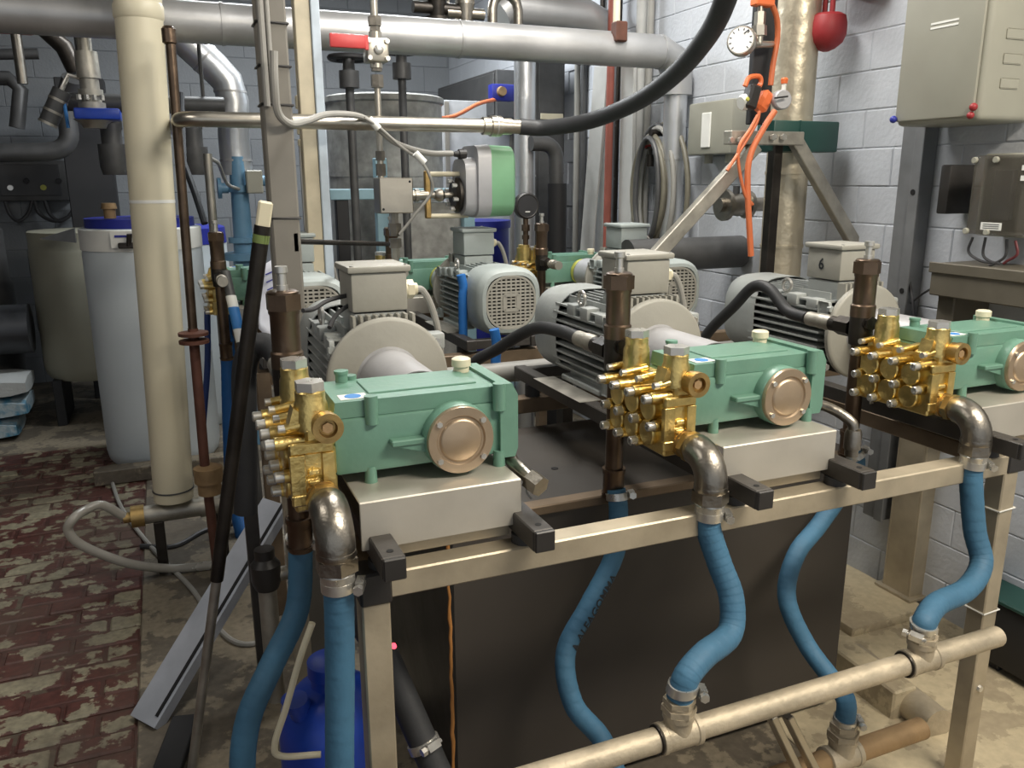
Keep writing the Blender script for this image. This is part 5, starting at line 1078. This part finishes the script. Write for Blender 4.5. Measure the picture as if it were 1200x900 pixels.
# clutter below the first pump: dark strut, black fitting
q = A(300, 500, 2.0); ds_ = tag(MB().box(.145, .185, 2.45, 2.49, 0, A(290, 480, 2.45).z, .003).build('dark_strut', RAILM), 'dark steel upright behind the leaning sheet metal channel', 'upright')
q = A(312, 675, 2.4); bf = thing('floor_valve', (q.x, 2.4, 0), 'black valve on a short grey stub near the stand leg', 'valve')
MB().cyl((q.x, 2.4, 0), (q.x, 2.4, q.z-.03), .028, n=14).build('stub', GALV, bf); MB().lathe((q.x, 2.4, q.z-.04), (0,0,1), [(0, .035), (.03, .045), (.08, .045), (.10, .03), (.13, .03)], 16).build('body', BLACKP, bf); MB().cyl((q.x, 2.4, q.z), (q.x+.1, 2.4, q.z), .022, n=12).build('outlet', GALV, bf)
# dark ribbed connector behind the first riser
q0_, q1_ = A(290, 445, 2.15), A(322, 405, 2.12)
rcn = tag(MB().tube(cat_rom([A(288, 600, 2.16), A(287, 500, 2.15), A(286, 440, 2.15), A(291, 415, 2.14), A(304, 404, 2.13), A(318, 408, 2.1), A(328, 420, 2.05)], 6), .031, 16).build('elbow_hose', RUBBER), 'short dark bent hose left of the leftmost riser', 'hose')
# black gauge on the rear line
q = A(616, 241, 3.70); bg = thing('black_gauge', (q.x, 3.7, A(616, 300, 3.7).z), 'round black pressure gauge on a brass fitting above the rear pumps', 'gauge')
MB().lathe(q+V((0, .02, 0)), (0,-1,0), [(0, .055), (.01, .062), (.04, .062), (.045, .055), (.042, .05)], 28).build('case', BLACKP, bg); MB().lathe(q+V((0, -.0225, 0)), (0,-1,0), [(0, .05), (.001, .05)], 28).build('dial', DARKW, bg)
MB().box(q.x-.012, q.x+.012, 3.675, 3.677, q.z-.03, q.z-.026).build('dial_mark', WHITEP, bg)
zb2 = A(616, 300, 3.7).z
MB().cyl((q.x, 3.7, zb2), (q.x, 3.7, q.z-.055), .013, n=12).hexn((q.x, 3.7, q.z-.12), (q.x, 3.7, q.z-.09), .02).hexn((q.x, 3.7, q.z-.16), (q.x, 3.7, q.z-.14), .018).build('stem', OXID, bg)
MB().lathe((q.x-.01, 3.7, zb2-.02), (0,0,1), [(0, .035), (.06, .035), (.06, .028), (.075, .028)], 16).lathe((q.x+.075, 3.7, zb2-.02), (0,0,1), [(0, .032), (.055, .032), (.055, .026), (.07, .026)], 16).build('brass_base', BRASS, bg)

# discharge header seen between the motors
hd = pipe('discharge_header', [(.3, 2.60, A(615, 434, 2.60).z), (2.35, 2.60, A(615, 434, 2.60).z)], .036, CABLEG, 'grey discharge pipe running between the two motor rows')
for x in (.55, 1.30, 2.05): MB().box(x-.02, x+.02, 2.57, 2.63, .0, A(615, 434, 2.60).z-.03, .003).build('support', DARKST, hd)
# black board with a white edge on the floor at lower left
q = AZ(216, 880, 0); bb = thing('black_board', q, 'black board with a white edge on the floor by the lance foot', 'board')
MB().obox(AZ(190, 920, .02), AZ(218, 842, .02), .075, .03, bev=.003).build('board', DARKW, bb); MB().obox(AZ(222, 920, .03), AZ(234, 842, .03), .016, .045, bev=.002).build('white_edge', WHITEP, bb)
q = A(461, 756, 1.34); il = thing('indicator', q, 'tiny red indicator light beside the left stand leg', 'light')
MB().lathe(q, (0,-1,0), [(0, .005), (.006, .005), (.009, .003)], 10).build('lens', M_('red_lamp', (255, 40, 60), .3, Emission_Color=(1, .08, .12, 1), Emission_Strength=2.0), il); MB().cyl(q, q+V((-.02, .0, 0)), .004, n=8).build('stem', BLACKP, il)

q0, q1 = A(72, 119, 4.8), A(262, 117, 4.8)
hpp = pipe('grey_pipe', [(q0.x, 4.8, q0.z), (q1.x, 4.8, q0.z)], .045, DARKG, 'dull grey pipe crossing behind the cream pipe above the filter housings', bands=(.3, .9))
for px in (136, 230): x = A(px, 150, 4.8).x; MB().cyl((x, 4.8, A(px, 152, 4.8).z), (x, 4.8, q0.z), .03, n=12).build('drop', DARKG, hpp)
for x in (q0.x+.1, q1.x-.1): MB().cyl((x, 4.8, q0.z), (x, 4.8, 3.5), .01, n=8).build('hanger', DARKG, hpp)
# small dark cables over the leftmost motor
for i, pts in enumerate((((412, 345), (385, 352), (368, 362), (355, 364)), ((420, 352), (402, 362), (392, 372), (386, 384)))):
    tag(MB().tube(cat_rom([A(x, y, 2.0-.03*k) for k, (x, y) in enumerate(pts)], 6), .0055, 8).build('motor_cable', CABLED), ('upper', 'lower')[i]+' thin black cable over the fins of the leftmost front motor', 'cable', 'motor cables')
